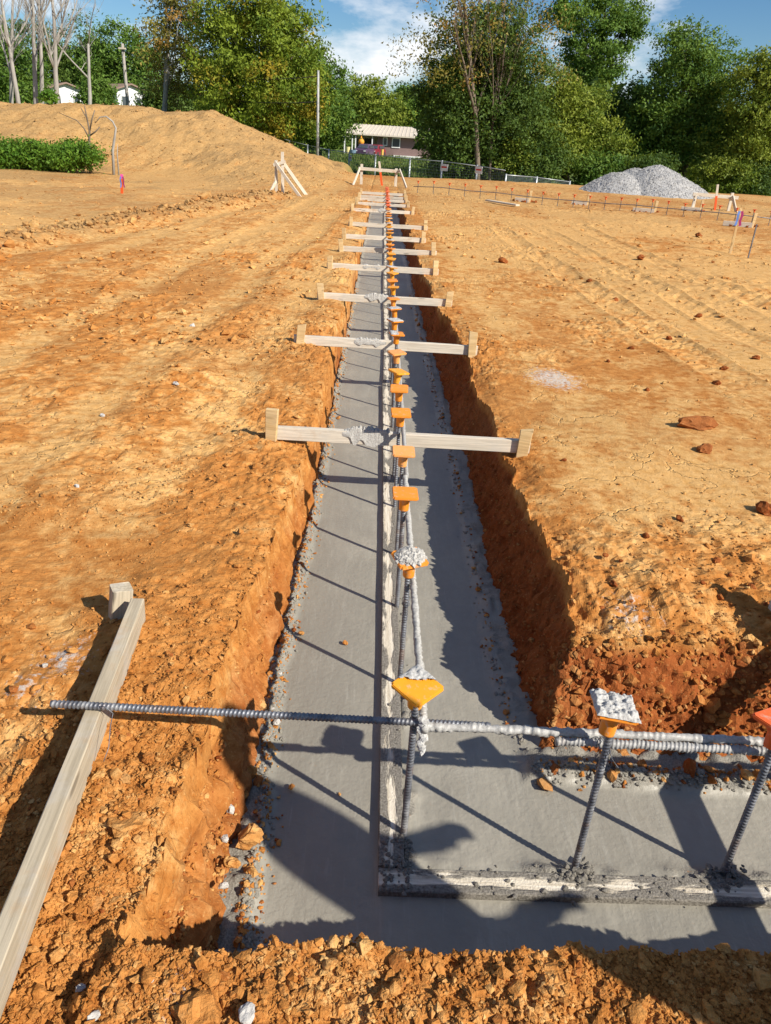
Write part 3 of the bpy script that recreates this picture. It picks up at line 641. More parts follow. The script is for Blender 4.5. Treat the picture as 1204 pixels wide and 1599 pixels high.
near_caps = {
 0: dict(lab2='rebar with yellow-orange cap turned cornerwise, standing at the trench corner', mat=CAP_Y, rz=R(43), tilt=(R(7), R(-5)), m=crust(5, 0.05, 0.009, 30, lambda X, Y: (X+Y+0.025*vn(X*70, Y*70, 9)) > 0.018), lab='yellow-orange square cap turned cornerwise with a smear of grey mortar, at the trench corner'),
 1: dict(lab2='rebar whose cap is buried under lumpy grey mortar', mat=CAP_O, rz=R(20), tilt=(R(6), R(-3)), m=lumps([(min(.038, .0032*i**.5)*math.cos(i*2.4), min(.038, .0032*i**.5)*math.sin(i*2.4), .009+.012*(1-i/150)*random.random(), random.uniform(.008, .0125)) for i in range(150)]+[(.050*math.cos(i*.42)*random.uniform(.8, 1), .047*math.sin(i*.42)*random.uniform(.8, 1), .005, random.uniform(.007, .011)) for i in range(45)], 8, 0.8), lab='orange cap buried under a heap of lumpy grey mortar, second along from the trench corner'),
 2: dict(lab2='rebar with clean orange cap, third along the trench from the corner', mat=CAP_O, rz=R(2), tilt=(R(3), R(1)), lab='clean orange square cap with small stains, third rebar along the trench from the corner'),
 3: dict(lab2='rebar with faded dusty cap, fourth along the trench from the corner', mat=CAP_P, rz=R(1), tilt=(R(5), R(1)), lab='faded dusty orange square cap, fourth rebar along the trench from the corner'),
 4: dict(lab2='rebar with orange cap just in front of the first cross board', mat=CAP_O, rz=R(3), tilt=(R(7), R(0)), lab='orange square cap just in front of the first cross board'),
 5: dict(lab2='rebar with orange cap just behind the first cross board', mat=CAP_O, rz=R(-2), tilt=(R(6), R(-1)), lab='orange square cap just behind the first cross board, sixth from the corner'),
 6: dict(lab2='rebar with bright yellow-orange cap turned cornerwise, seventh from the corner', mat=CAP_Y, rz=R(38), tilt=(R(4), R(6)), lab='bright yellow-orange cap turned cornerwise, seventh rebar from the trench corner'),
 7: dict(lab2='rebar with pale faded cap in front of the second cross board', mat=CAP_P, rz=R(25), tilt=(R(2), R(-3)), lab='pale faded orange cap in front of the second cross board'),
 8: dict(lab2='rebar with half mortared cap beside the second cross board', mat=CAP_O, rz=R(8), tilt=(R(1), R(2)), m=crust(15, 0.049, 0.008, 16, lambda X, Y: (X-0.01) < 0.02*vn(Y*50, X*50, 2)), lab='orange cap with mortar on one half, beside the second cross board'),
 9: dict(lab2='rebar with white-coated orange cap, tenth from the trench corner', mat=CAP_O, rz=R(33), tilt=(R(2), R(2)), m=crust(16, 0.050, 0.006, 16), lab='orange cap whose plate is coated white with mortar, behind the second cross board'),
}
YB = [3.59, 5.51, 7.34, 9.30, 10.78, 12.45, 14.1, 17.3, 19.3, 20.7, 21.9, 23.4]
for i, y in enumerate(DY):
    x = 0.148 + random.uniform(-0.006, 0.006)*(i > 0); top = CAPZ + (random.uniform(-0.012, 0.012) if i > 2 else 0)
    me = dow_me[i % 2] if y < 7.2 else dow_far
    if i in near_caps:
        d = near_caps[i]; c = (d['mat'], d['rz'], d['tilt'], d['lab'], d.get('m')); lab = d['lab2']
    else:
        red = y > 16.5; wh = (not red and i % 5 == 0) or (11.5 < y < 14.5 and i % 2)
        mm = crust(30+i, 0.05, 0.007, 10) if wh else None
        mt = CAP_R if red else random.choice([CAP_O, CAP_Y, CAP_Y, CAP_O])
        b = sum(1 for q in YB if q < y)
        where = 'between the %s and %s cross boards' % (ORD[b], ORD[b+1]) if b < 12 else 'behind the last cross board'
        lab = ('rebar with white-crusted orange cap, ' if wh else 'rebar with red-orange cap, ' if red else 'rebar with plain orange cap, ')+where
        c = (mt, random.uniform(-0.7, 0.7), (random.uniform(-.06, .1), random.uniform(-.07, .07)), None, mm)
    make_dowel(x, y, top, me, lab, 'capped rebars along the trench', c)
side_x = [0.612, 1.022, 1.47]
make_dowel(0.612, 1.366, 0.222, dow_me[0], 'rebar with its cap wholly coated in pitted white mortar, on the short arm', 'capped rebars of the short arm', (CAP_O, R(-6), (R(-7), R(6)), 'orange cap with plate coated in pitted white mortar', crust(77, 0.052, 0.014, 44)))
make_dowel(1.022, 1.366, 0.20, dow_me[1], 'rebar with clean red-orange cap next to the white-coated one', 'capped rebars of the short arm', (CAP_R, R(30), (R(-3), R(8)), 'clean red-orange cap', None))
# horizontal bars tied to the dowels
BZ = 0.098
tb = rebar_mesh(1.10, 0.0088, 12, 0.0105, 'X')
o = mobj('rebar_bar', tb, REBAR, None, (-0.762, 1.437, BZ+0.004), (0, R(0.2), R(-0.6)))
tag(o, 'bare ribbed grey rebar laid across the loose timber and tied to the corner dowel', 'rebar')
o = mobj('rebar_bar', rebar_mesh(2.4, 0.0085, 12, 0.006, 'X', 0.42+0.1, 3), REBAR_C, None, (0.17, 1.418, BZ-0.002), (0, 0, R(-0.3)))
o.data.materials.clear(); o.data.materials.append(REBAR_M)
tag(o, 'horizontal rebar crusted with pale mortar running along the short arm', 'rebar')
o = mobj('rebar_bar', rebar_mesh(1.9, 0.0088, 12, 0.0105, 'X', 0.40, 8), REBAR_C, None, (0.50, 1.398, BZ-0.014), (0, R(0.3), R(-0.4)))
tag(o, 'lapped second rebar just below the crusted bar on the short arm', 'rebar')
o = mobj('rebar_bar', rebar_mesh(1.55, 0.008, 12, 0.006, 'Y', 0.40, 12), REBAR_M, None, (0.170, 1.40, BZ), (0, 0, R(0.3)))
tag(o, 'mortar-crusted rebar running from the corner cap away along the trench', 'rebar')
yy = 2.96; kk = 0
while yy < 23.0:
    L = 5.2; kk += 1
    o = mobj('rebar_bar', rebar_mesh(min(L, 23.8-yy), 0.0088, 8, 0.0105 if yy < 5 else 0.05, 'Y', 0.22, 20+kk) , REBAR_C, None, (0.168, yy, BZ-0.004), (0, 0, 0))
    tag(o, 'long horizontal rebar tied below the caps, %s length from the corner' % ORD[kk+1], 'rebar', 'long bars along the trench'); yy += L-0.25
# tie wires
def tie(x, y, z, lab, tail=(0.03, -0.02, -0.05), seed=0):
    rnd = random.Random(seed); P = []
    for k in range(26):
        a = k/26*2*math.pi*2.4; P.append((x+0.0135*math.cos(a)+rnd.uniform(-.001, .001), y+0.0165*math.sin(a)+0.008, z+0.013*math.sin(a*0.5+1)))
    P.append((x+0.012, y-0.012, z+0.004)); P.append((x+tail[0]*0.5, y+tail[1]*0.6-0.012, z+tail[2]*0.4)); P.append((x+tail[0], y+tail[1]-0.012, z+tail[2]))
    tag(MB().tube(P, 0.0011, 5).build('tie_wire', REBAR, smooth=True), lab, 'tie wire')
tie(0.148, 1.438, BZ, 'thin twisted tie wire at the corner dowel', (0.02, -0.01, -0.06), 1)
tie(0.612, 1.372, BZ-0.004, 'thin twisted tie wire below the white-coated cap', (0.035, -0.02, -0.035), 2)
tie(0.1485, 2.085, 0.02, 'thin tie wire below the mortar-heaped cap', (0.0, 0.0, -0.04), 3)
P = [(-0.63, 1.444, 0.09), (-0.628, 1.42, 0.118), (-0.61, 1.41, 0.116), (-0.606, 1.425, 0.09), (-0.60, 1.385, 0.085), (-0.592, 1.34, 0.060), (-0.600, 1.32, 0.035)]
tag(MB().tube(P, 0.0012, 5).build('tie_wire', REBAR, smooth=True), 'loop of tie wire holding the bare rebar on the loose timber', 'tie wire')
# mortar drip at the corner crossing
tag(mobj('mortar_drip', lumps([(0.166+0.004*math.sin(k), 1.418-0.002*k, BZ+0.018-0.0052*k, 0.0115-0.0002*k) for k in range(16)], 31, 1.0), MORTAR_L), 'stalactite of pale mortar hanging where the bars cross at the corner', 'mortar')

# ------------------------------------------------------------------ loose timber on the left and its stake
gl = gz(-0.65, 1.6)
a, b = at(196, 936, 0.098), at(-62, 1620, 0.075)
a = Vector((-0.695, 1.93, 0.096)); b = Vector((-0.598, 0.50, 0.075))
mid = (a+b)/2; d = b-a
o = mobj('timber', board_mesh(d.length, 0.040, 0.090, 0.0025, 0.0012, 300), W_GREY, None, mid-Vector((0, 0, 0.045)))
o.rotation_euler = (R(-2), -math.asin(d.z/d.length), math.atan2(d.y, d.x))
tag(o, 'long weathered two-by-four on edge lying left of the trench, carrying the rebar end', 'timber')
o = mobj('stake', board_mesh(0.30, 0.052, 0.062, 0.004, 0.0015, 301), W_GREY, None, (-0.775, 1.965, 0.0), (0, 0, 0))
o.rotation_euler = (R(20), R(-82), R(10)); o.location.z = gz(-0.775, 1.965)-0.045
tag(o, 'short square stake stub with mortar-whitened top beside the loose timber', 'stake')

# ------------------------------------------------------------------ cross boards over the trench
XB = [(3.59, -0.515, 0.83), (5.51, -0.60, 0.775), (7.34, -0.575, 0.735), (9.30, -0.62, 0.735), (10.78, -0.56, 0.80), (12.45, -0.60, 0.735), (14.1, -0.565, 0.85), (17.3, -0.66, 0.73), (19.3, -0.63, 0.69), (20.7, -0.62, 0.70), (21.9, -0.64, 0.70), (23.4, -0.64, 0.72)]
def xboard(k, Y, xa, xb):
    zl, zr = gz(xa, Y), gz(xb, Y); zc_ = max((zl+zr)/2, -0.01)+0.030
    label = ['sun-bleached two-by-four spanning the trench with two pale stakes, first cross board from the corner',
             'cross board with lumpy mortar in its middle, second along the trench from the corner',
             'third cross board from the corner, mortar spilled on its middle and left end',
             'fourth cross board from the corner, mortar heaped on its left half'][k] if k < 4 else 'cross board spanning the trench between stakes, %s from the corner' % ORD[k+1]
    r = empty('cross_board', ((xa+xb)/2, Y, min(zl, zr)), random.uniform(-0.006, 0.006) - (0.012 if k > 1 else 0), label, 'cross board', 'cross boards over the trench')
    L = xb-xa; zo = zc_-r.location.z; tl = (zr-zl)/L*0.3
    mobj('board', board_mesh(L, 0.038, 0.068, 0.0025, 0.001, 400+k), W_OLD, r, (0, 0, zo), (R(random.uniform(-4, 4)), -tl, 0))
    for s in (-1, 1):
        ex = s*(L/2-0.045) if not (k == 0 and s < 0) else s*(L/2-0.01)
        hh = random.uniform(0.135, 0.175) if k != 1 or s < 0 else 0.185
        ln = 0.34; lean = random.uniform(-0.16, 0.16) if k not in (0,) else (0.04 if s < 0 else 0.07)
        st = mobj('stake', stake_mesh(ln, 0.064, 0.026, 430+k*2+s), W_NEW, r)
        gzl = (zl if s < 0 else zr)-r.location.z
        st.location = (ex, -0.036, gzl+hh-ln/2); st.rotation_euler = (R(random.uniform(-9, -2)), lean, R(random.uniform(-10, 10)))
    if k < 5 or k == 7:
        cs = []; lo, hi = [(-0.30, -0.02), (-0.24, 0.0), (-0.20, 0.05), (-0.25, -0.02), (-0.1, 0.05), (0,0), (0,0), (-0.1, 0.1)][k]
        tag(mobj('mortar', ridge(lo, hi, zo+0.034, 500+k), MORTAR, r), 'crumbly grey mortar spilled along the top edge')
    return r
def stake_mesh(L, W, T, seed):
    """flat wedge stake: square sawn top slightly wider than the driven end"""
    rnd = random.Random(seed); w0 = W*0.30; sk = rnd.uniform(-0.008, 0.008); t2 = T/2
    prof = [(-L/2, w0/2), (-L*0.15, W*0.40), (L/2, W/2)]
    V = []; F = []
    for i, (z, h) in enumerate(prof):
        for (sx, sy) in ((-1,-1),(1,-1),(1,1),(-1,1)):
            V.append((z+(sk*sx if i == 2 else 0), sx*h, sy*t2))
    for i in range(2):
        for k in range(4): F.append((i*4+k, i*4+(k+1)%4, i*4+4+(k+1)%4, i*4+4+k))
    F.append((3,2,1,0)); F.append((8,9,10,11))
    # long axis to Z, width along X, thickness along Y
    V = [(y, z, x) for (x, y, z) in V]
    me = bpy.data.meshes.new('stake'); me.from_pydata(V, [], F)
    bm = bmesh.new(); bm.from_mesh(me); bmesh.ops.recalc_face_normals(bm, faces=bm.faces); bmesh.ops.bevel(bm, geom=bm.edges[:], offset=0.002, segments=1, affect='EDGES'); bm.to_mesh(me); bm.free()
    return me
for k, (Y, xa, xb) in enumerate(XB): xboard(k, Y, xa, xb)
# the same kind of board over the short arm, just right of the frame: its shadow lies on the concrete
r = empty('cross_board', (1.45, 1.26, gz(1.45, 0.80)), R(90), 'cross board spanning the short arm of the trench, casting a dark band on the concrete', 'cross board')
mobj('board', board_mesh(1.75, 0.038, 0.088, 0.0025, 0.001, 480), W_OLD, r, (0.05, 0, 0.045-r.location.z), (0, 0, 0))
for s in (-1, 1): mobj('stake', stake_mesh(0.34, 0.07, 0.028, 490+s), W_NEW, r, (0.05+s*0.84, -0.036, 0.0), (R(-4), 0.05*s, 0))

# ------------------------------------------------------------------ crumbs of clay scattered over the site
def inside(X, Y):
    return ground(X, Y, False)[1]['dep'] > 0.02
def crumbs(name, X, Y, Z, S, base, bf, seed, label, flat=0.7, cutj=0.25, sink=0.25, tanj=0.25):
    r = np.random.default_rng(seed); n = len(X)
    V = base[None]*(1+r.uniform(-0.38, 0.38, (n, len(base), 1)))*(S[:, None, None])*r.uniform(0.65, 1.35, (n, 1, 3))
    q = r.normal(size=(n, 4)); q /= np.linalg.norm(q, axis=1)[:, None]; w_, x_, y_, z_ = q.T
    Rm = np.stack([1-2*(y_*y_+z_*z_), 2*(x_*y_-z_*w_), 2*(x_*z_+y_*w_), 2*(x_*y_+z_*w_), 1-2*(x_*x_+z_*z_), 2*(y_*z_-x_*w_), 2*(x_*z_-y_*w_), 2*(y_*z_+x_*w_), 1-2*(x_*x_+y_*y_)], -1).reshape(n, 3, 3)
    V = np.einsum('nij,nkj->nki', Rm, V)*np.array([1, 1, flat]) + np.stack([X, Y, Z+S*(flat-sink)], -1)[:, None, :]
    Fc = (bf[None]+(np.arange(n)*len(base))[:, None, None]).reshape(-1, bf.shape[1])
    _, i = ground(X, Y, False); m = soilmask(X, Y, i); m[:, 1] = np.where(m[:, 1] > 0, 0.3*m[:, 1], m[:, 1])
    m[:, 0] = np.clip(m[:, 0]+r.normal(0, tanj, n), 0, 1); m[:, 3] = np.clip(m[:, 3]*0.5+np.clip(r.normal(0, cutj, n), 0, 1), 0, 1)
    m = np.repeat(m, len(base), 0)
    return tag(mobj(name, npmesh(name, V.reshape(-1, 3), Fc, False, {'mask': m}), SOIL), label, 'soil', kind='stuff')
def scatter(n, y0, y1, p, seed):
    r = np.random.default_rng(seed); u_ = r.uniform(0, 1, n); k = 1-p
    Y = (y0**k+u_*(y1**k-y0**k))**(1/k); X = r.uniform(-1, 1, n)*(0.47*Y+0.70)+0.03*Y
    i = ground(X, Y, False)[1]; dn = np.clip(0.25+i['rough']*0.85+1.6*fbm(X*2.2, Y*2.2, seed+3, 3)+0.9*fbm(X*0.8, Y*0.8, seed+9, 2), 0.06, 1.6)
    dn = dn*(1-0.72*sm(0.8, 1.1, X)*sm(2.6, 3.2, Y)*sm(12, 8, Y))
    ok = (i['dep'] < 0.01) & (r.uniform(0, 1.6, n) < dn)
    X, Y = X[ok], Y[ok]; return X, Y, ground(X, Y)[0], r
X, Y, Z, r_ = scatter(128000, 0.60, 9.0, 2.0, 5)
crumbs('soil_crumbs', X, Y, Z, np.exp(r_.normal(math.log(0.0029), 0.45, len(X)))*(1+0.09*Y), OCT, OCTF, 1, 'fine loose crumbs of orange clay strewn beside the trench')
X, Y, Z, r_ = scatter(7500, 0.60, 12.0, 1.6, 6)
crumbs('soil_lumps', X, Y, Z, np.clip(np.exp(r_.normal(math.log(0.0058), 0.42, len(X))), 0, 0.020)*(1+0.04*Y), ICO1, ICO1F, 2, 'small loose lumps of orange clay strewn beside the trench')
X, Y, Z, r_ = scatter(9000, 5.0, 36.0, 1.2, 7)
crumbs('far_soil_lumps', X, Y, Z, np.exp(r_.normal(math.log(0.016), 0.45, len(X))), OCT, OCTF, 3, 'scattered clay lumps over the far graded ground', 0.6)
# berm spoil
n = 1300; ub = RNG.uniform(-6, 12, n); sb = RNG.normal(0, 0.28, n); dB = (BB-BA).normalized()
X = BA.x+dB.x*ub+dB.y*sb; Y = BA.y+dB.y*ub-dB.x*sb
crumbs('spoil_ridge_lumps', X, Y, ground(X, Y)[0], np.exp(RNG.normal(math.log(0.022), 0.5, n)), ICO1, ICO1F, 4, 'ridge of graded clay lumps beside the dirt track', 0.75, 0.35)
n = 4500; X = RNG.uniform(-22, -1.2, n); Y = RNG.uniform(21, 36, n); mnd = ground(X, Y, False)[1]['mound']; k = mnd > 0.05; X, Y = X[k], Y[k]
crumbs('mound_lumps', X, Y, ground(X, Y)[0], np.exp(RNG.normal(math.log(0.019), 0.5, len(X))), OCT, OCTF, 5, 'loose clay lumps over the dirt mound', 0.7, 0.3)
# crumbs clinging to the banks and fallen on the concrete edge
n = 3000; Y = 0.95+RNG.uniform(0, 1, n)**1.7*9; e = edges(np.zeros(n), Y); lft = RNG.uniform(0, 1, n) < 0.86
X = np.where(lft, e[0]+np.abs(RNG.normal(0, 0.028, n))-0.012, e[2]-np.abs(RNG.normal(0, 0.025, n))+0.01)
ok = lft | (Y > 1.8); X, Y = X[ok], Y[ok]
crumbs('fallen_crumbs', X, Y, conc_z(X, Y)[0], np.exp(RNG.normal(math.log(0.0034), 0.5, len(X)))*(1+0.05*Y), ICO1, ICO1F, 6, 'clay crumbs fallen along the edges of the wet concrete', 0.75, 0.4)
n = 260; X = RNG.uniform(0.58, 1.6, n); Y = edges(X, X*0+1.7)[4]-np.abs(RNG.normal(0, 0.03, n))+0.03
crumbs('fallen_crumbs', X, Y, conc_z(X, Y)[0], np.exp(RNG.normal(math.log(0.006), 0.5, len(X))), ICO1, ICO1F, 7, 'clay crumbs fallen at the foot of the short-arm bank', 0.75, 0.4)
for nm, msk, sd_ in (('left', 0, 8), ('right', 1, 9)):
    n = 4400; Y = 0.98+RNG.uniform(0, 1, n)**2.0*7; t = RNG.uniform(0.05, 0.92, n); e = edges(np.zeros(n), Y)
    X = e[1]+(e[0]-e[1])*t if not msk else e[3]+(e[2]-e[3])*t
    if msk: k = Y > 1.95; X, Y = X[k], Y[k]
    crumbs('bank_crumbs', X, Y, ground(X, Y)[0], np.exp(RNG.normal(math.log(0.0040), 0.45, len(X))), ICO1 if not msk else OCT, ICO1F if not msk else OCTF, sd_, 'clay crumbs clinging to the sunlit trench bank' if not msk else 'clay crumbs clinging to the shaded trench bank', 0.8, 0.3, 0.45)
n = 2600; X = RNG.uniform(0.62, 1.7, n); e = edges(X, X*0+1.8); Y = e[5]+(e[4]-e[5])*RNG.uniform(-0.2, 1, n)
crumbs('bank_crumbs', X, Y, ground(X, Y)[0], np.exp(RNG.normal(math.log(0.0065), 0.5, len(X))), ICO1, ICO1F, 10, 'clay crumbs on the bank of the short arm', 0.8, 0.35, 0.4)

# rough crust of concrete along the banks
n = 1150; y = 1.0+RNG.uniform(0, 1, n)**1.8*6; e = edges(y*0, y); x = np.where(np.arange(n) < 950, e[0]+np.abs(RNG.normal(0, 0.022, n)), e[2]-np.abs(RNG.normal(0, 0.02, n)))
x2 = RNG.uniform(0.56, 1.6, 800); y2 = edges(x2, x2*0+1.7)[4]-np.abs(RNG.normal(0, 0.022, 800))+0.012
x = np.concatenate([x, x2]); y = np.concatenate([y, y2]); k = ~((x > 0.4) & (y < 1.66)); x, y = x[k], y[k]; z = conc_z(x, y)[0]+0.002
cs = list(zip(x, y, z, RNG.uniform(0.0025, 0.0085, len(x))*(1+0.06*y)))
tag(mobj('concrete_crust', lumps(cs, 61), mat_mortar('crusted_concrete', (0.19, 0.178, 0.148), (0.33, 0.31, 0.262))), 'rough crust of concrete lumps along the foot of the banks', 'concrete', kind='stuff')
# ------------------------------------------------------------------ single clods and stones
CL = [clod_mesh(i) for i in range(6)]
for m_ in CL: m_.materials.append(SOIL)
CLD = [clod_mesh(20+i) for i in range(3)]
for m_ in CLD:
    at__ = m_.attributes['mask']; at__.data.foreach_set('color', np.tile(np.array([0.0, 0, 0, 1.0], np.float32), len(m_.vertices))); m_.materials.append(SOIL)
STONE = mat_mortar('limestone', (0.36, 0.34, 0.31), (0.58, 0.555, 0.51)); ST = [clod_mesh(40+i, 0.25) for i in range(3)]
for m_ in ST: m_.materials.append(STONE)
def clod(px, py, wpx, label, group=None, kind='clod', z=None, flat=0.7):
    p = at(px, py, 0.0 if z is None else z); gzz = gz(p.x, p.y) if z is None else z
    p = at(px, py, gzz); s_ = wpx/2/FPX*math.sqrt(p.x**2+p.y**2+(CAM_H-gzz)**2)
    me = random.choice({'clod': CL, 'dark': CLD, 'stone': ST}[kind])
    o = bpy.data.objects.new('dirt_clod' if kind != 'stone' else 'gravel_stone', me); link(o)
    o.location = (p.x, p.y, gzz+s_*flat*0.45); o.scale = (s_*1.1, s_*random.uniform(0.7, 1.0), s_*flat); o.rotation_euler = (random.uniform(-.3, .3), random.uniform(-.3, .3), random.uniform(0, 6))
    return tag(o, label, 'clod' if kind != 'stone' else 'stone', group)
o = clod(1088, 668, 50, 'big dark red clod alone on the tan packed ground', None, 'dark', flat=0.5); o.scale = (o.scale.x*1.1, o.scale.y*0.62, o.scale.z); o.rotation_euler = (0.05, 0.1, 0.15)
clod(1100, 705, 22, 'small dark red clod beside the big one on packed ground', None, 'dark')
clod(388, 1312, 44, 'rounded yellow-orange stone wedged between the left bank and the concrete', None, 'clod', -0.30)
clod(312, 1585, 60, 'large pale orange clod on the near rim of the trench', None, 'clod')
clod(150, 1415, 24, 'rounded tan pebble on the churned soil right of the loose timber', None, 'clod')
clod(196, 1290, 56, 'flat angular slab of clay right of the loose timber', None, 'clod', flat=0.35)
clod(1198, 800, 30, 'dark clod at the right on crumbly ground casting a long shadow', None, 'dark')
for (a_, b_, w_) in [(1130,578,14),(1118,600,16),(1010,610,12),(1090,495,14),(985,545,12),(950,565,10),(1045,530,14),(785,410,18),(1000,405,16),(920,440,12),(1090,370,14),(960,470,14),(880,720,12),(1180,560,14)]:
    clod(a_, b_, w_*0.75, 'small dark clod lying on the packed tan ground', 'small clods on the packed ground', 'dark')
for i in range(46):
    px, py = random.uniform(10, 345), random.uniform(1180, 1585)
    if px < 215-(py-930)*0.36+40: px = 215-(py-930)*0.36+40+random.uniform(0, 150)
    if px > 260 and py < 1450: continue
    clod(px, py, random.choice([8, 8, 10, 10, 12, 14, 20]), 'loose orange clod in the churned soil right of the loose timber', 'clods right of the loose timber', flat=random.uniform(0.5, 0.8))
for i in range(36):
    px, py = random.uniform(330, 1200), random.uniform(1500, 1598)
    clod(px, py, random.choice([8, 8, 10, 12, 14, 18]), 'loose orange clod on the near rim of the trench', 'clods on the near rim', flat=random.uniform(0.5, 0.8))
for i in range(46):
    px, py = random.uniform(920, 1204), random.uniform(800, 1050)
    clod(px, py, random.choice([6, 7, 8, 10, 12]), 'loose rusty clod on the crumbly ground above the short arm', 'clods above the short arm', random.choice(['clod', 'dark']))
for (a_, b_, w_, z_) in [(405,1140,12,-.33),(432,1128,13,-.335),(425,1108,9,-.335),(370,1185,12,-.3),(360,1265,14,-.25),(350,1385,14,-.25),(395,1270,10,-.33),(435,1018,8,-.34),(437,1052,8,-.34),(352,1310,12,-.25)]:
    clod(a_, b_, w_, 'small white limestone chip at the edge of the left concrete strip', 'white chips along the left strip', 'stone', z_)
for (a_, b_, w_) in [(385,1590,30),(235,1530,12),(125,1545,14),(148,1590,18),(55,1110,10),(70,1040,9),(1000,1010,12),(960,1085,9),(300,510,9),(120,760,8),(275,600,9),(160,650,8)]:
    clod(a_, b_, w_, 'pale grey stone chip lying loose on the orange soil', 'pale stone chips on the soil', 'stone')
for (a_, b_, w_, z_) in [(405,1105,24,-.32),(470,990,10,-.345),(540,1005,8,-.345),(455,1230,10,-.345),(390,1210,22,-.32),(530,1240,5,-.35),(365,1350,22,-.26),(380,1240,16,-.30)]:
    clod(a_, b_, w_, 'orange clay lump fallen onto the left edge of the concrete', 'lumps fallen on the left concrete', 'clod', z_)

# ------------------------------------------------------------------ beams by their end points
def beam(name, A, B, wz, ty, mat, root=None, seed=0, roll=0.0):
    A, B = Vector(A), Vector(B); d = B-A
    o = mobj(name, board_mesh(d.length, ty, wz, 0.003, 0.001, seed), mat, root)
    q = d.to_track_quat('X', 'Z'); o.rotation_mode = 'QUATERNION'
    from mathutils import Quaternion
    o.rotation_quaternion = q @ Quaternion((1, 0, 0), roll); o.location = (A+B)/2-(root.location if root else Vector())
    return o
def gp(px, py, Y): return atY(px, py, Y)
def down(P, extra=0.12): return Vector((P.x, P.y, gz(P.x, P.y)-extra))
# batter boards at the far end of the trench
Y0 = 28.0; c = gp(592, 287, Y0); r = empty('batter_board', (c.x, Y0, gz(c.x, Y0)), 0, 'weathered batter board frame with two braced posts closing the far end of the trench', 'batter board')
for a, nm in ((565, 'post'), (619, 'post')):
    t_ = gp(a, 256 if a < 600 else 263, Y0); beam(nm, down(t_), t_, 0.09, 0.06, W_OLD, r, 1)
beam('crossbar', gp(560, 263, Y0-0.06), gp(625, 268, Y0-0.06), 0.10, 0.04, W_OLD, r, 2)
beam('brace', gp(551, 290, Y0-0.9), gp(562, 263, Y0-0.1), 0.08, 0.04, W_OLD, r, 3); beam('brace', gp(635, 294, Y0-0.9), gp(624, 265, Y0-0.1), 0.08, 0.04, W_OLD, r, 4)
Y0 = 21.2; c = gp(437, 303, Y0); r = empty('batter_board', (c.x, Y0, gz(c.x, Y0)), 0, 'tall pale stakes propped with diagonal braces at the toe of the dirt mound', 'batter board')
for a, b in ((431, 250), (441, 237)): t_ = gp(a, b, Y0); beam('post', down(t_), t_, 0.075, 0.035, W_OLD, r, 5)
beam('brace', gp(429, 253, Y0-0.05), down(gp(474, 301, Y0-0.3)), 0.075, 0.035, W_OLD, r, 6); beam('brace', gp(443, 255, Y0+0.05), down(gp(483, 299, Y0+0.4)), 0.085, 0.035, W_OLD, r, 7)
beam('brace', gp(431, 283, Y0-0.05), down(gp(418, 305, Y0-0.4)), 0.075, 0.035, W_OLD, r, 8); beam('crossbar', gp(427, 258, Y0-0.05), gp(446, 252, Y0-0.04), 0.075, 0.035, W_OLD, r, 9)
Y0 = 25.6; c = gp(1117, 328, Y0); r = empty('batter_board', (c.x, Y0, gz(c.x, Y0)), 0, 'low batter board with a long crossbar and splayed legs beside the gravel pile', 'batter board')
beam('crossbar', gp(1082, 303, Y0-0.05), gp(1153, 309, Y0-0.05), 0.10, 0.04, W_OLD, r, 10)
for a in (1087, 1144): t_ = gp(a, 301, Y0); beam('post', down(t_), t_, 0.09, 0.05, W_OLD, r, 11); beam('brace', down(gp(a+(-9 if a < 1100 else 9), 330, Y0-0.5)), gp(a, 306, Y0-0.1), 0.09, 0.04, W_OLD, r, 12)
ORANGE = mat_plain('orange_marker_paint', (0.72, 0.10, 0.02), 0.6); BLUE = mat_plain('blue_ribbon', (0.16, 0.30, 0.72), 0.5); PINK = mat_plain('pink_ribbon', (0.75, 0.10, 0.35), 0.5)
def lath(px0, py0, px1, py1, Y, label, mats=(W_NEW, ORANGE), ribbon=True, wd=0.045, frac=0.35):
    b0 = gp(px0, py0, Y); b0 = Vector((b0.x, Y, gz(b0.x, Y)-0.08)); t0 = gp(px1, py1, Y)
    r = empty('survey_lath', (b0.x, b0.y, b0.z+0.08), 0, label, 'survey stake')
    m = b0.lerp(t0, 1-frac); beam('lath', b0, m, wd, 0.012, mats[0], r, 20); beam('painted_tip', m, t0, wd*1.03, 0.0125, mats[1], r, 21)
    if ribbon:
        for k, (mt, dx) in enumerate(((BLUE, -0.02), (PINK, 0.025))):
            P = [t0+Vector((dx, -0.02, -0.05)), t0+Vector((dx*1.6, -0.03, -0.11)), t0+Vector((dx*1.2, -0.02, -0.20)), t0+Vector((dx*1.8, -0.03, -0.28))]
            V = []; 
            for p in P: V += [p-r.location+Vector((-0.017, 0.01*k, 0)), p-r.location+Vector((0.017, -0.01, 0.01))]
            MB().add(V, [(0,1,3,2),(2,3,5,4),(4,5,7,6)]).build('ribbon', mt, r)
lath(190, 303, 190, 272, 18.2, 'short orange survey lath with blue and pink ribbon in front of the mound', (ORANGE, PINK), True, 0.06, 0.2)
lath(1140, 396, 1157, 325, 13.4, 'leaning pale survey lath with blue and pink ribbon on the open ground', (W_NEW, W_NEW), True)
lath(597, 292, 592, 252, 27.6, 'orange-painted survey lath with pale top at the far end of the trench', (ORANGE, W_OLD), False, 0.07, 0.4)
lath(1117, 327, 1121, 288, 25.0, 'orange survey lath with pale pointed top beside the low batter board', (ORANGE, W_OLD), False, 0.07, 0.4)
t_ = gp(1182, 350, 13.0); tag(beam('steel_stake', down(t_), t_, 0.02, 0.02, REBAR, None, 30), 'thin dark steel stake near the leaning survey lath', 'stake')
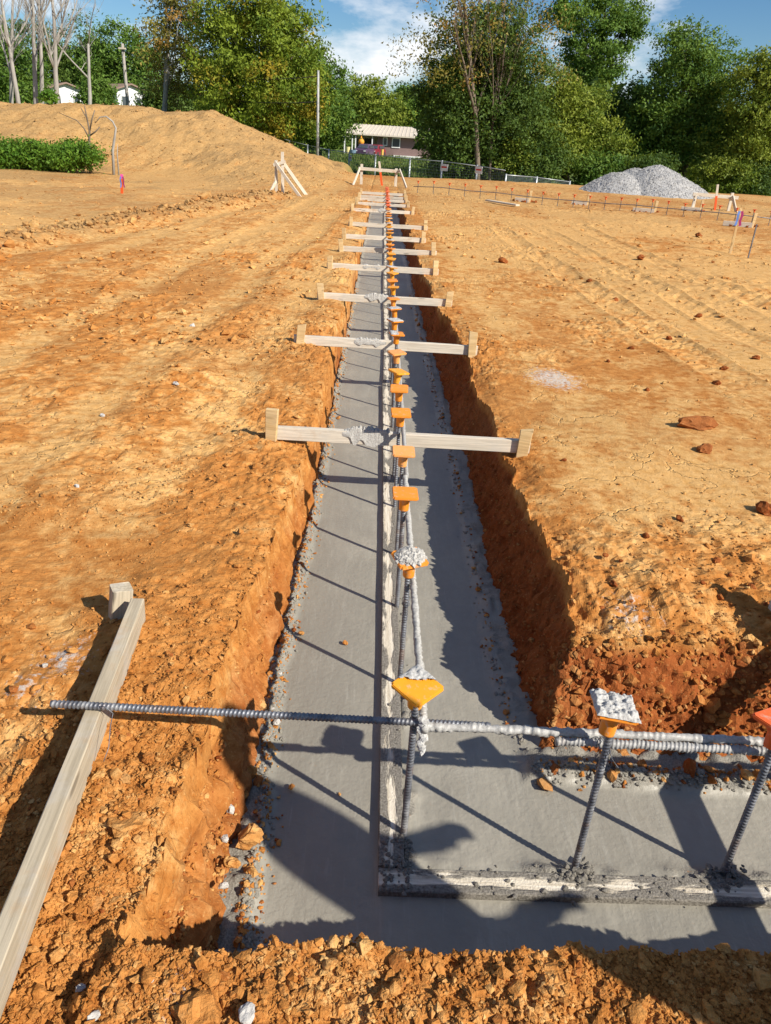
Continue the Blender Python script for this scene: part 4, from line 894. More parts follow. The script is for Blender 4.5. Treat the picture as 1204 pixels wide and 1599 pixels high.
t0, t1 = at(760, 318), at(808, 325); tag(beam('plank', t0+Vector((0, 0, gz(t0.x, t0.y)+0.05)), t1+Vector((0, 0, gz(t1.x, t1.y)+0.05)), 0.04, 0.14, W_OLD, None, 31), 'loose weathered plank lying flat on the far dirt', 'plank')

# far cross footing: capped rebars, bars and short stakes
rowcap = None
xsr = np.concatenate([np.linspace(652, 1040, 17), np.linspace(1066, 1200, 6)])
for k, a in enumerate(xsr):
    b = 302+(a-650)/540*48; p = at(a, b); g = gz(p.x, p.y)
    r = empty('rebar_dowel', (p.x, p.y, g), 0, 'short red-capped rebar in the far row of the next footing', 'rebar', 'red-capped rebars in the far row')
    bo = mobj('bar', dow_far, None, r, (0, 0, -0.1)); bo.scale.z = 0.42/0.60+0.04*random.random()
    make_cap(r, 0.335+0.024*random.random(), CAP_R, random.uniform(0, 1.5), (0, 0))
P = [at(a, 302+(a-650)/540*48) for a in np.linspace(645, 1204, 14)]; P = [Vector((p.x, p.y-0.02, gz(p.x, p.y)+0.18)) for p in P]
tag(MB().tube(P, 0.011, 6).build('rebar_bar', REBAR, smooth=True), 'long horizontal rebar tied to the red-capped far row', 'rebar')
for k, (a, b, w_) in enumerate([(822, 314, 20), (912, 318, 22), (1015, 330, 30), (1087, 328, 26), (1165, 352, 40)]):
    p = at(a, b+2); g = gz(p.x, p.y); r = empty('form_stake', (p.x, p.y, g), 0, 'short pale form block with stake, %s from the trench along the far row' % ORD[k+1], 'form block', 'form blocks on the far row')
    L = w_/FPX*p.y
    mobj('block', board_mesh(L, 0.05, 0.11, 0.003, 0.001, 60+k), W_OLD, r, (-L/3, 0, 0.05), (0, 0, -0.3)); mobj('stake', stake_mesh(0.42, 0.08, 0.035, 70+k), W_NEW, r, (L*0.2, -0.04, 0.11), (0, 0.05, 0))
    hl = [(random.gauss(-L*0.2, 0.2), random.gauss(0.1, 0.1), 0.02, random.uniform(0.02, 0.06)) for i in range(30)]
    tag(mobj('soil_heap', lumps(hl, 90+k), SOIL, r), kind='stuff')

# ------------------------------------------------------------------ gravel pile
GRAV = MT('crushed_limestone', 0.9, 0.2); p_ = GRAV.pos(); n_ = GRAV.noise(p_, 9, 6, 0.7); n2_ = GRAV.noise(p_, 26, 4, 0.7, loc=(2, 2, 2))
GRAV.col(GRAV.mix(GRAV.ramp(n2_, [(0.3, 0.0), (0.7, 1.0)]), (0.23, 0.225, 0.215), (0.52, 0.51, 0.495))); GRAV.bump(n_, 0.8, 0.06); GRAV = GRAV.m
pc = Vector((11.0, 34.0, 0)); pg = gz(pc.x, pc.y)
peaks = [(gp(1028, 259, 34.2), 1.75), (gp(968, 271, 33.8), 1.6), (gp(1000, 264, 34.6), 1.6), (gp(1055, 275, 34.0), 1.45)]
def pile_z(X, Y):
    z = X*0-0.15
    for (P_, w_) in peaks:
        d = np.hypot((X-P_.x), (Y-P_.y)*0.85); h = P_.z-pg
        z = np.maximum(z, h-np.sqrt(d*d+0.35)*0.66+0.39)
    return z + 0.08*fbm(X*1.7, Y*1.7, 301, 4)+0.03*billow(X*6, Y*6, 303, 2)
ax = np.linspace(-4, 4.2, 120); AX, AY = np.meshgrid(ax+pc.x, ax+pc.y); az = pile_z(AX.ravel(), AY.ravel()); I = np.arange(120*120).reshape(120, 120)
Fq = np.stack([I[:-1,:-1], I[:-1,1:], I[1:,1:], I[1:,:-1]], -1).reshape(-1, 4); Fq = Fq[(az[Fq] > -0.14).any(1)]
r = empty('gravel_pile', (pc.x, pc.y, pg), 0, 'heaped pile of pale crushed limestone gravel below the trees', 'gravel pile')
mobj('heap', npmesh('heap', np.stack([AX.ravel()-pc.x, AY.ravel()-pc.y, az], -1), Fq, False), GRAV, r)
X = RNG.uniform(-4, 4, 16000)+pc.x; Y = RNG.uniform(-4, 2.5, 16000)+pc.y; z = pile_z(X, Y); k = z > -0.05
tag(mobj('stones', lumps([(x-pc.x, y-pc.y, zz, q) for x, y, zz, q in zip(X[k], Y[k], z[k], RNG.uniform(0.014, 0.036, k.sum()))], 5, 0.8, True), GRAV, r), kind='stuff')

# ------------------------------------------------------------------ temporary fence
fp = [(425, 211, 58.5), (452, 219, 57.5), (480, 226, 56.5), (513, 233, 55.5), (545, 238, 55), (586, 241, 49), (640, 247, 46.5), (690, 251, 44), (745, 258, 42.5), (790, 265, 41), (838, 276, 43), (890, 283, 44)]
SIGN = mat_plain('sign_board', (0.75, 0.74, 0.72), 0.6); REDP = mat_plain('red_print', (0.6, 0.05, 0.04), 0.6)
for k in range(len(fp)-1):
    A, B = gp(*fp[k]), gp(*fp[k+1]); ga, gb = gz(A.x, A.y), gz(B.x, B.y)
    if k == 9: A = Vector((A.x+0.05, A.y+0.2, gp(790, 272, 41.2).z))
    ha = max(A.z-ga, 0.7); hb = max(B.z-gb, 0.7); ga, gb = A.z-ha, B.z-hb
    near = 'beside the %s' % ('dirt mound' if k < 4 else 'house lawn' if k < 7 else 'vine-covered tree' if k < 9 else 'gravel pile')
    r = empty('fence_panel', (A.x, A.y, ga), 0, 'grey wire temporary fence panel ' + near + ', %s from the gravel pile' % ORD[11-k], 'fence panel', 'temporary fence panels')
    D = B-A; D.z = 0; Lr = D.length; ux = D/Lr; o0 = Vector((0, 0, 0))
    def L3(t, h): return Vector((ux.x*Lr*t, ux.y*Lr*t, (gb-ga)*t+h))
    MB().tube([L3(0.012, -0.1), L3(0.012, ha+0.02)], 0.05, 8).build('post', GALV, r, smooth=True)
    if k == len(fp)-2: MB().tube([L3(1, -0.1), L3(1, hb+0.02)], 0.05, 8).build('post', GALV, r, smooth=True)
    MB().tube([L3(0.015, ha-0.03), L3(0.985, hb-0.03)], 0.022, 6).build('top_rail', GALV, r, smooth=True)
    MB().tube([L3(0.015, 0.12), L3(0.985, 0.12)], 0.022, 6).build('bottom_rail', GALV, r, smooth=True)
    wm = MB()
    for j in range(1, 11): wm.tube([L3(0.02, 0.12+(ha-0.15)*j/11), L3(0.98, 0.12+(hb-0.15)*j/11)], 0.0085, 4, False)
    nv = int(Lr/0.14)
    for j in range(1, nv): t = j/nv; wm.tube([L3(t, 0.12), L3(t, ha+(hb-ha)*t-0.03)], 0.004, 3, False)
    tag(wm.build('wire_mesh', WIRE, r), kind='stuff')
    if k in (4, 7, 8):
        c = L3(0.10, ha*0.80); n = Vector((ux.y, -ux.x, 0)); w_ = ux*0.24
        sg = MB().add([c-w_+n*0.06+Vector((0,0,-0.17)), c+w_+n*0.06+Vector((0,0,-0.17)), c+w_+n*0.06+Vector((0,0,0.17)), c-w_+n*0.06+Vector((0,0,0.17)), c-w_+n*0.04+Vector((0,0,-0.17)), c+w_+n*0.04+Vector((0,0,-0.17)), c+w_+n*0.04+Vector((0,0,0.17)), c-w_+n*0.04+Vector((0,0,0.17))],
                      [(0,1,2,3),(7,6,5,4),(0,4,5,1),(1,5,6,2),(2,6,7,3),(3,7,4,0)]).build('sign', SIGN, r)
        MB().add([c-w_*0.75+n*0.065+Vector((0,0,-0.02)), c+w_*0.75+n*0.065+Vector((0,0,-0.02)), c+w_*0.75+n*0.065+Vector((0,0,0.06)), c-w_*0.75+n*0.065+Vector((0,0,0.06))], [(0,1,2,3)]).build('print_band', REDP, sg)

# ------------------------------------------------------------------ houses
SIDE_B = mat_plain('mauve_siding', (0.20, 0.135, 0.125), 0.8, 0.2, 0, 0.15, 2); ROOF_M = mat_plain('tan_metal_roof', (0.60, 0.53, 0.43), 0.5, 0.4, 0, 0.08, 1); DARK = mat_plain('dark_interior', (0.05, 0.04, 0.04), 0.8); WALL_W = mat_plain('white_siding', (0.70, 0.70, 0.70), 0.7, 0.3, 0, 0.05)
ROOF_B = mat_plain('brown_shingles', (0.26, 0.18, 0.14), 0.9, 0.2, 0, 0.2, 4); GLASS = mat_plain('window_glass', (0.06, 0.07, 0.08), 0.15, 0.6); PORCH = mat_plain('porch_wall', (0.42, 0.37, 0.33), 0.8)
H0 = 108.0; e0 = gp(536, 207, H0-1); zg = -0.55; x0 = gp(549, 240, H0).x; x1 = x0+15.5; ze = e0.z; zr_ = gp(552, 193, H0+3.5).z
r = empty('house', (x0, H0, zg), 0, 'low mauve house with tan metal roof, open porch and cars in front', 'house')
def lb(x0_, x1_, y0_, y1_, z0_, z1_): return MB().box(x0_-r.location.x, x1_-r.location.x, y0_-r.location.y, y1_-r.location.y, z0_-r.location.z, z1_-r.location.z)
xw = gp(589, 230, H0).x
lb(xw, x1, H0, H0+7, zg-0.3, ze+0.15).build('wall', SIDE_B, r)
lb(x0+0.3, xw-0.01, H0+2.2, H0+7, zg-0.3, ze+0.15).build('porch_wall', PORCH, r)
lb(x0+1.6, x0+2.7, H0+2.12, H0+2.2, zg, zg+2.1).build('door', DARK, r)
lb(x0+0.5, x0+1.3, H0+2.12, H0+2.2, zg+0.5, zg+2.0).build('window', GLASS, r)
for px in (538, 550, 555, 581):
    xx = gp(px, 230, H0-0.6).x; lb(xx-0.07, xx+0.07, H0-0.7, H0-0.56, zg-0.2, ze).build('porch_post', WHITE, r)
for (pa, pb, ya, yb_) in ((599, 604, 216, 226), (613, 624, 217, 229)):
    A, B = gp(pa, yb_, H0), gp(pb, ya, H0)
    wf = lb(A.x-0.12, B.x+0.12, H0-0.10, H0-0.005, A.z-0.12, B.z+0.12).build('window', WHITE, r); o_ = lb(A.x, B.x, H0-0.13, H0-0.101, A.z, B.z).build('pane', GLASS, None); o_.parent = wf
xl = e0.x; xR = x1+1
ov = MB(); ov.add([(xl-x0, -1.0, ze-zg), (xR-x0, -1.0, ze-zg), (xR-x0-0.6, 3.5, zr_-zg), (xl-x0+1.2, 3.5, zr_-zg), (xR-x0, 8.0, ze-zg), (xl-x0, 8.0, ze-zg),
   (xl-x0, -1.0, ze-zg-0.16), (xR-x0, -1.0, ze-zg-0.16), (xR-x0, 8.0, ze-zg-0.16), (xl-x0, 8.0, ze-zg-0.16)], [(0,1,2,3),(3,2,4,5),(0,3,5),(1,4,2),(0,6,7,1),(1,7,8,4),(4,8,9,5),(5,9,6,0),(6,9,8,7)])
rf = ov.build('roof', ROOF_M, r)
sm_ = MB()
for j in range(34):
    t = (j+0.5)/34; a = Vector((xl-x0+(xR-xl)*t, -1.02, ze-zg+0.02)); b = Vector((xl-x0+1.2+(xR-xl-1.8)*t, 3.5, zr_-zg+0.03)); sm_.tube([a, b], 0.035, 4, True)
sm_.build('seam_rib', ROOF_M, None).parent = rf
lb(x0+5.5, x0+9.0, H0-1.6, H0-0.02, zg-0.2, zg+0.35).build('step', WHITE, r)
def gable_house(x, y, z, w_, dpt, hw, hr, rz, wall, roof, label):
    r = empty('house', (x, y, z), rz, label, 'house')
    MB().add([(-w_/2,0,-2),(w_/2,0,-2),(w_/2,0,hw),(0,0,hr),(-w_/2,0,hw),(-w_/2,dpt,-2),(w_/2,dpt,-2),(w_/2,dpt,hw),(0,dpt,hr),(-w_/2,dpt,hw)], [(0,1,2,3,4),(9,8,7,6,5),(0,4,9,5),(1,6,7,2)]).build('wall', wall, r)
    k = (hr-hw)/(w_/2); e = 0.45; t = 0.18
    for s_ in (-1, 1):
        MB().add([(0,-e,hr+0.02),(s_*(w_/2+e),-e,hw-k*e+0.02),(s_*(w_/2+e),dpt+e,hw-k*e+0.02),(0,dpt+e,hr+0.02),(0,-e,hr+t),(s_*(w_/2+e),-e,hw-k*e+t),(s_*(w_/2+e),dpt+e,hw-k*e+t),(0,dpt+e,hr+t)], [(0,1,2,3),(4,7,6,5),(0,4,5,1),(1,5,6,2),(2,6,7,3),(3,7,4,0)]).build('roof', roof, r)
    wf = MB().box(w_*0.16, w_*0.34, -0.10, -0.005, hw*0.25, hw*0.75).build('window', WHITE, r); o_ = MB().box(w_*0.18, w_*0.32, -0.13, -0.101, hw*0.28, hw*0.72).build('pane', GLASS, None); o_.parent = wf
    wf = MB().box(-w_*0.36, -w_*0.16, -0.10, -0.005, hw*0.25, hw*0.75).build('window', WHITE, r); o_ = MB().box(-w_*0.34, -w_*0.18, -0.13, -0.101, hw*0.28, hw*0.72).build('pane', GLASS, None); o_.parent = wf
p = gp(106, 161, 100.0); ap = gp(104, 131, 100); gable_house(p.x, 100, p.z-0.8, 4.3, 9, 2.1, ap.z-p.z+0.8, R(32), WALL_W, ROOF_B, 'white gabled house with brown roof behind the bare grey trees')
p = gp(206, 166, 104.0); ap = gp(206, 133, 104); gable_house(p.x, 104, p.z-0.8, 3.6, 8, 2.5, ap.z-p.z+0.8, R(42), WALL_W, ROOF_B, 'small cream gabled house with brown roof behind the dark utility pole')

# cars and clutter in front of the porch
def car(x, y, z, rz, paint, label, sc=1.0):
    r = empty('parked_car', (x, y, z), rz, label, 'car'); r.scale = (sc, sc, sc)
    def shell(secs, wtop):  # secs: (x, z0, z1, halfwidth)
        V = []; F = []
        for (X_, a, b, h) in secs: V += [(X_, -h, a), (X_, -h*1.0, a+(b-a)*0.55), (X_, -h*wtop, b), (X_, h*wtop, b), (X_, h, a+(b-a)*0.55), (X_, h, a)]
        n = len(secs)
        for i in range(n-1):
            for k in range(6): F.append((i*6+k, i*6+(k+1)%6, i*6+6+(k+1)%6, i*6+6+k))
        F.append(tuple(range(6))); F.append(tuple((n-1)*6+k for k in reversed(range(6))))
        return MB().add(V, F)
    shell([(-2.1, .35, .78, .78), (-1.95, .25, .92, .86), (-0.9, .22, .98, .88), (0.9, .22, .98, .88), (1.9, .24, .93, .86), (2.1, .35, .75, .78)], 0.93).build('body', paint, r, smooth=False)
    cb = shell([(-1.15, .97, 1.0, .80), (-0.55, .97, 1.46, .74), (1.0, .97, 1.50, .74), (1.85, .97, 1.02, .80)], 0.86).build('cabin', paint, r)
    shell([(-1.22, .99, 1.03, .70), (-0.62, .99, 1.40, .66), (-0.58, .99, 1.41, .66)], 0.84).build('windscreen', GLASS, r)
    for s_ in (-1, 1): MB().box(-0.5, 1.3, s_*0.795-0.02, s_*0.795+0.02, 1.04, 1.36).build('side_window', GLASS, r)
    for X_ in (-1.3, 1.3):
        for s_ in (-1, 1): MB().lathe([(0.31, -0.1), (0.33, -0.06), (0.33, 0.06), (0.31, 0.1)], 14).build('wheel', DARK, r, (X_, s_*0.80, 0.32), (R(90), 0, 0))
    for s_ in (-1, 1): MB().box(-2.13, -2.0, s_*0.58-0.14, s_*0.58+0.14, 0.60, 0.74).build('headlight', WHITE, r)
pp = gp(570, 240, 101); car(pp.x, 101, gz(pp.x, 101), R(74), mat_plain('purple_car_paint', (0.085, 0.05, 0.095), 0.3, 0.5), 'purple car parked nose out before the porch of the low house', 0.92)
pp = gp(586, 240, 104); car(pp.x, 104, gz(pp.x, 104), R(70), mat_plain('red_car_paint', (0.20, 0.02, 0.03), 0.3, 0.5), 'dark red car parked beside the purple car at the low house', 0.92)
pp = gp(564, 222, 104.5); o = MB().lathe([(0.02, 0.75), (0.12, 0.45), (0.32, 0.25), (0.40, 0.05), (0.30, -0.25), (0.1, -0.32)], 12).build('lantern', mat_plain('orange_lantern', (0.75, 0.30, 0.03), 0.6), None, (pp.x, 104.5, pp.z), smooth=True); tag(o, 'round orange lantern hanging at the porch of the low house', 'lantern')
for (px, py, c_, w_, h_, lb_) in ((543, 238, (0.62, 0.55, 0.25), 0.5, 0.9, 'pale yellow tub standing at the porch end of the low house'), (551, 238, (0.16, 0.24, 0.32), 0.75, 0.6, 'blue tub standing at the porch end of the low house'), (597, 238, (0.70, 0.45, 0.10), 0.3, 1.0, 'small yellow post standing beside the red car')):
    pp = gp(px, py, 99.0); g = gz(pp.x, 99.0); tag(MB().lathe([(w_*0.42, 0), (w_*0.5, h_*0.6), (w_*0.55, h_), (w_*0.48, h_), (w_*0.44, h_*0.9)], 14).build('tub' if w_ > 0.4 else 'marker_post', mat_plain('tub_%d' % px, c_, 0.6), None, (pp.x, 99.0, g), smooth=False), lb_, 'tub' if w_ > 0.4 else 'post')

# ------------------------------------------------------------------ poles and cables
POLE = mat_bark('pole_wood', (0.30, 0.27, 0.23), (0.48, 0.45, 0.40))
def pole(px, pyb, pyt, Y, r0, label, arm=False, mat=POLE):
    t_ = gp(px, pyt, Y); b_ = Vector((t_.x+0.02, Y, gz(t_.x, Y)-0.3)); r = empty('utility_pole', (b_.x, Y, b_.z+0.3), 0, label, 'pole')
    MB().tube([b_-r.location, t_.lerp(b_, 0.5)-r.location, t_-r.location], [r0, r0*0.9, r0*0.75], 12).build('shaft', mat, r, smooth=True)
    if r0 > 0.1: MB().box(-0.28, 0.28, -r0-0.10, -r0*0.5, -0.06, 0.06).build('crossarm', W_OLD, r, t_-r.location-Vector((0, 0, 0.35)))
    return t_
pt = pole(497, 222, 110, 50, 0.085, 'pale grey utility pole rising behind the fence left of the low house', mat=mat_bark('grey_pole', (0.42, 0.42, 0.40), (0.55, 0.55, 0.53)))
p2 = pole(191, 165, 68, 70, 0.15, 'dark leaning utility pole before the small cream house')
for k, (dz, lab) in enumerate(((-0.3, 'upper thin power cable slung from the pale pole over the mound'), (-1.6, 'lower thin power cable slung from the pale pole over the mound'))):
    A = pt+Vector((0, 0, dz)); B = p2+Vector((0, 0, dz*1.0-0.2)); P = [A.lerp(B, t)+Vector((0, 0, -1.6*4*t*(1-t)*0.5)) for t in np.linspace(0, 1, 14)]
    tag(MB().tube(P, 0.022, 5).build('power_cable', DARK, smooth=True), lab, 'cable')

# ------------------------------------------------------------------ trees
BARK = mat_bark('brown_bark', (0.12, 0.09, 0.065), (0.26, 0.21, 0.16)); BARK_G = mat_bark('pale_grey_bark', (0.27, 0.25, 0.22), (0.46, 0.435, 0.39))
LF_MAPLE = mat_leaf('maple_leaves', (0.095, 0.160, 0.014), (0.25, 0.320, 0.030), (0.42, 0.30, 0.03), 0.08, 0.22)
LF_GREEN = mat_leaf('green_leaves', (0.055, 0.125, 0.016), (0.165, 0.265, 0.040)); LF_DARK = mat_leaf('dark_leaves', (0.040, 0.085, 0.014), (0.125, 0.195, 0.034))
LF_YEL = mat_leaf('yellow_green_leaves', (0.105, 0.165, 0.016), (0.27, 0.315, 0.040)); LF_BROWN = mat_leaf('turning_leaves', (0.15, 0.15, 0.025), (0.30, 0.25, 0.05), (0.36, 0.20, 0.05), 0.10, 0.5)
LF_WEED = mat_leaf('weed_leaves', (0.06, 0.15, 0.012), (0.17, 0.30, 0.03))
def leaf_mesh(ells, n, size, seed, clump=0.55, fill=0.35, up=0.35, per=70):
    r = np.random.default_rng(seed); vol = np.array([e[3]*e[4]*e[5] for e in ells])**0.75; vol = vol/vol.sum(); nc = max(8, n//per); P = []; TI = []; OUT = []
    for e, f in zip(ells, vol):
        m = max(3, int(nc*f)); d = r.normal(size=(m, 3)); d /= np.linalg.norm(d, axis=1)[:, None]
        rad = np.where(r.uniform(0, 1, m) < fill, r.uniform(0.25, 0.8, m), r.uniform(0.78, 1.10, m)); rad *= 1+0.30*vn(d[:, 0]*2.2+seed, d[:, 2]*2.2+d[:, 1], seed)
        c = np.array(e[:3])+d*rad[:, None]*np.array(e[3:6]); k = per
        q = np.clip(r.normal(size=(m, k, 3)), -1.9, 1.9)*clump*r.uniform(0.5, 1.25, (m, 1, 1))*np.array([1, 1, 0.62])
        P.append((c[:, None]+q).reshape(-1, 3)); TI.append(np.repeat(np.stack([np.clip(r.normal(0.5, 0.32, m), 0, 1), r.uniform(-1, 1, m)], -1), k, 0)); OUT.append(np.repeat(d, k, 0))
    P = np.concatenate(P); TI = np.concatenate(TI); OUT = np.concatenate(OUT); n = len(P)
    nrm = r.normal(size=(n, 3))*0.75+OUT*0.55+np.array([0, 0, up]); nrm /= np.linalg.norm(nrm, axis=1)[:, None]
    a = np.cross(nrm, r.normal(size=(n, 3))); a /= np.linalg.norm(a, axis=1)[:, None]; b = np.cross(nrm, a)
    s_ = size*r.uniform(0.6, 1.35, n)[:, None]
    V = np.stack([P-a*s_*0.8, P+b*s_*0.75, P+a*s_*0.95-b*s_*0.25], 1).reshape(-1, 3)
    tint = np.zeros((n, 4)); tint[:, 0] = np.clip(TI[:, 0]+r.normal(0, 0.2, n), 0, 1); tint[:, 1] = TI[:, 1]
    return npmesh('leaves', V, np.arange(n*3).reshape(n, 3), False, {'tint': np.repeat(tint, 3, 0)})
def limbs(base, tips, r0, rnd, sag=0.12):
    mb = MB(); base = Vector(base)
    top = max(tips, key=lambda t: t[2]); top = Vector(top)
    K = 9; spine = [base.lerp(Vector((base.x*0.4+top.x*0.6, base.y*0.4+top.y*0.6, top.z)), i/K)+Vector((rnd.uniform(-1, 1), rnd.uniform(-1, 1), 0))*0.012*(top.z-base.z)*(0 < i) for i in range(K+1)]
    mb.tube(spine, [r0*(1.25 if i == 0 else 1)*(1-i/K*0.86) for i in range(K+1)], 10)
    for t in tips:
        t = Vector(t); k = rnd.uniform(0.25, 0.7); i = int(k*K); s0 = spine[i]; mdl = s0.lerp(t, 0.5)+Vector((rnd.uniform(-.3, .3), rnd.uniform(-.3, .3), rnd.uniform(-0.1, 0.4)))
        rr = r0*(1-k*0.86)*0.55; mb.tube([s0, s0.lerp(mdl, 0.5)+Vector((0, 0, 0.05)), mdl, mdl.lerp(t, 0.55)+Vector((rnd.uniform(-.2, .2), rnd.uniform(-.2, .2), 0.1)), t], [rr, rr*0.8, rr*0.55, rr*0.35, rr*0.1], 6)
    return mb
def tree(name, label, Y, ells_px, mat, n, size0, trunk_px=None, r0=0.25, bark=BARK, seed=0, clump=0.55, fill=0.35, group=None, depth=0.9, per=70):
    size = size0*0.72; n = int(n*1.9); per = int(per*1.5); rnd = random.Random(seed); k = Y/FPX*1.0; es = []
    for (cx_, cy_, rx_, ry_) in ells_px:
        dy = rnd.uniform(-0.8, 0.8); c = gp(cx_, cy_, Y+dy); es.append((c.x, c.y, c.z, rx_*k, max(rx_, ry_)*k*depth, ry_*k))
    bx = gp(trunk_px, 240, Y).x if trunk_px else sum(e[0] for e in es)/len(es)
    bz = gz(bx, Y); root = empty(name, (bx, Y, bz), 0, label, 'tree', group)
    tips = [(e[0]+rnd.uniform(-.5, .5)*e[3]-bx, e[1]-Y+rnd.uniform(-.5, .5)*e[4], e[2]+rnd.uniform(0, .6)*e[5]-bz) for e in es for _ in range(3)]
    limbs((0, 0, -0.3), tips, r0, rnd).build('trunk', bark, root, smooth=True)
    es = [(e[0]-bx, e[1]-Y, e[2]-bz, e[3], e[4], e[5]) for e in es]
    mobj('crown', leaf_mesh(es, n, size, seed, clump, fill, 0.35, per), mat, root)
    return root
tree('maple_tree', 'big round maple turning orange at its crown, behind the mound', 58, [(405,110,78,95),(385,30,65,60),(432,165,62,55),(345,165,42,55),(415,-15,48,40),(455,85,42,60),(360,100,50,60)], LF_MAPLE, 30000, 0.19, 400, 0.35, seed=1, clump=0.5)
tree('maple_tree', 'smaller full green maple between the big maple and the grey pole', 66, [(497,155,38,58),(478,115,30,36),(512,190,30,36),(470,190,36,38)], LF_GREEN, 16000, 0.20, 500, 0.3, seed=2, clump=0.5)
tree('broadleaf_tree', 'distant pale yellow-green tree behind the low house', 125, [(572,165,32,30),(552,182,30,26),(598,182,30,26)], LF_YEL, 12000, 0.36, 575, 0.4, seed=3, clump=0.9)
tree('broadleaf_tree', 'distant rounded green tree at the right end of the low house roof', 128, [(636,172,28,28),(655,185,30,30),(620,192,26,22)], LF_GREEN, 9000, 0.36, 632, 0.4, seed=4, clump=0.9)
tree('tall_tree', 'tall thin tree with browning sparse leaves left of the big maple', 63, [(270,50,42,60),(300,15,45,45),(265,125,26,40),(310,120,35,60),(280,-20,40,40)], LF_BROWN, 7500, 0.18, 258, 0.24, BARK_G, seed=5, clump=0.55, fill=0.5)
tree('broadleaf_tree', 'mid green tree behind the dark utility pole', 116, [(195,105,48,42),(228,125,35,30),(160,120,36,40)], LF_GREEN, 12000, 0.32, 195, 0.3, seed=6, clump=0.8)
tree('broadleaf_tree', 'dark tree behind the white gabled house', 118, [(90,100,60,50),(130,90,45,40),(60,120,50,40)], LF_DARK, 9000, 0.34, 95, 0.35, seed=7, clump=0.9)
tree('broadleaf_tree', 'dark leafy tree among the bare grey trunks', 70, [(15,120,45,45),(-20,90,40,60),(40,145,30,25)], LF_GREEN, 9000, 0.22, 12, 0.3, seed=8, clump=0.6)
tree('broadleaf_tree', 'low leafy tree filling the gap below the thin brown tree', 74, [(268,165,34,30),(300,175,40,28),(245,172,20,22)], LF_DARK, 9000, 0.22, 268, 0.25, seed=9, clump=0.55)
tree('shrub_tree', 'bushy shrub standing between the white house and cream house', 76, [(152,148,18,22),(160,158,16,16)], LF_GREEN, 4500, 0.2, 160, 0.15, seed=10, clump=0.45)
# right side
tree('vine_tree', 'tall vine-hung tree with thin bare top branches right of the fence', 49, [(755,75,58,55),(705,120,34,50),(798,95,46,65),(705,190,36,60),(812,190,50,60),(745,170,50,70),(715,240,45,30),(790,240,50,30),(672,150,22,40)], LF_DARK, 34000, 0.145, 752, 0.30, BARK, seed=11, clump=0.40)
tree('tall_tree', 'tall open-crowned green tree behind the leaning hedge of trees', 66, [(930,60,44,48),(905,105,32,34),(965,25,34,36),(888,10,32,40),(948,118,30,30),(985,45,22,22)], LF_GREEN, 13000, 0.19, 915, 0.32, seed=12, clump=0.42, fill=0.4)
tree('broadleaf_tree', 'broad green tree with high shoulder above the gravel pile', 54, [(1075,105,46,44),(1050,165,52,55),(1115,145,46,52),(1062,78,32,28),(1090,210,62,46),(1020,205,38,46)], LF_GREEN, 26000, 0.155, 1080, 0.35, seed=13, clump=0.42)
tree('broadleaf_tree', 'sunny yellow-green tree beside the broad green tree', 50, [(1180,175,42,66),(1150,240,52,46),(1200,115,28,28),(1215,240,46,55),(1230,160,36,56)], LF_YEL, 20000, 0.15, 1185, 0.3, seed=14, clump=0.40)
tree('broadleaf_tree', 'rounded yellow-green tree between vine tree and gravel pile', 51, [(900,185,42,44),(865,225,38,42),(935,235,40,36),(882,152,28,28)], LF_YEL, 15000, 0.15, 895, 0.22, seed=15, clump=0.40)
tree('broadleaf_tree', 'dark green tree directly behind the gravel pile', 56, [(975,200,40,44),(1000,245,52,40),(945,250,46,38),(985,165,26,26)], LF_DARK, 16000, 0.16, 980, 0.28, seed=16, clump=0.45)
tree('broadleaf_tree', 'shadowed tree backing the vine tree on its left', 58, [(712,215,42,45),(715,160,38,45),(730,120,45,55)], LF_DARK, 11000, 0.17, 715, 0.25, seed=17, clump=0.45)
tree('broadleaf_tree', 'shadowed tree backing the vine tree on its right', 59, [(830,150,48,52),(850,215,50,50),(800,230,45,45)], LF_DARK, 11000, 0.17, 830, 0.25, seed=18, clump=0.45)
for k, (a, b, c_, lab) in enumerate(((800, 256, 30, 'sunlit yellow-green shrub beside the foot of the vine tree'), (850, 262, 28, 'dark shrub behind the low end of the fence'), (705, 258, 30, 'dark shrub behind the fence signs'), (930, 272, 32, 'green shrub behind the near shoulder of the gravel pile'), (1120, 272, 40, 'yellow-green shrub behind the low batter board'), (1170, 285, 42, 'dark shrub beside the sunny yellow-green tree'), (1010, 272, 36, 'dark shrub just behind the gravel pile peak'))):
    tree('shrub', lab, 48.5+k % 3*0.4, [(a, b, c_, 24), (a+12, b-12, c_*0.7, 18)], [LF_YEL, LF_DARK, LF_DARK, LF_GREEN][k % 4], 3800, 0.14, a, 0.08, seed=30+k, clump=0.35, group='understorey shrubs')
# far wood closing the horizon
es = []
for x in np.arange(-150, 151, 9.0):
    if -14 < x < 16: continue
    es.append((x+random.uniform(-3, 3), 150+random.uniform(-8, 8), random.uniform(2.0, 4.0), 8, 5, random.uniform(4, 6.5)))
for x in np.arange(-14, 17, 6.0): es.append((x, 160, 1.0, 6, 4, random.uniform(2.0, 3)))
for x in np.arange(8, 40, 4.0): es.append((x, 62+random.uniform(-2, 2), 1.5, 4, 3, random.uniform(3, 4.5)))
tag(mobj('distant_wood', leaf_mesh(es, 60000, 0.55, 99, 1.5, 0.4), LF_DARK), 'far dark green wood closing the horizon', 'wood', kind='stuff')
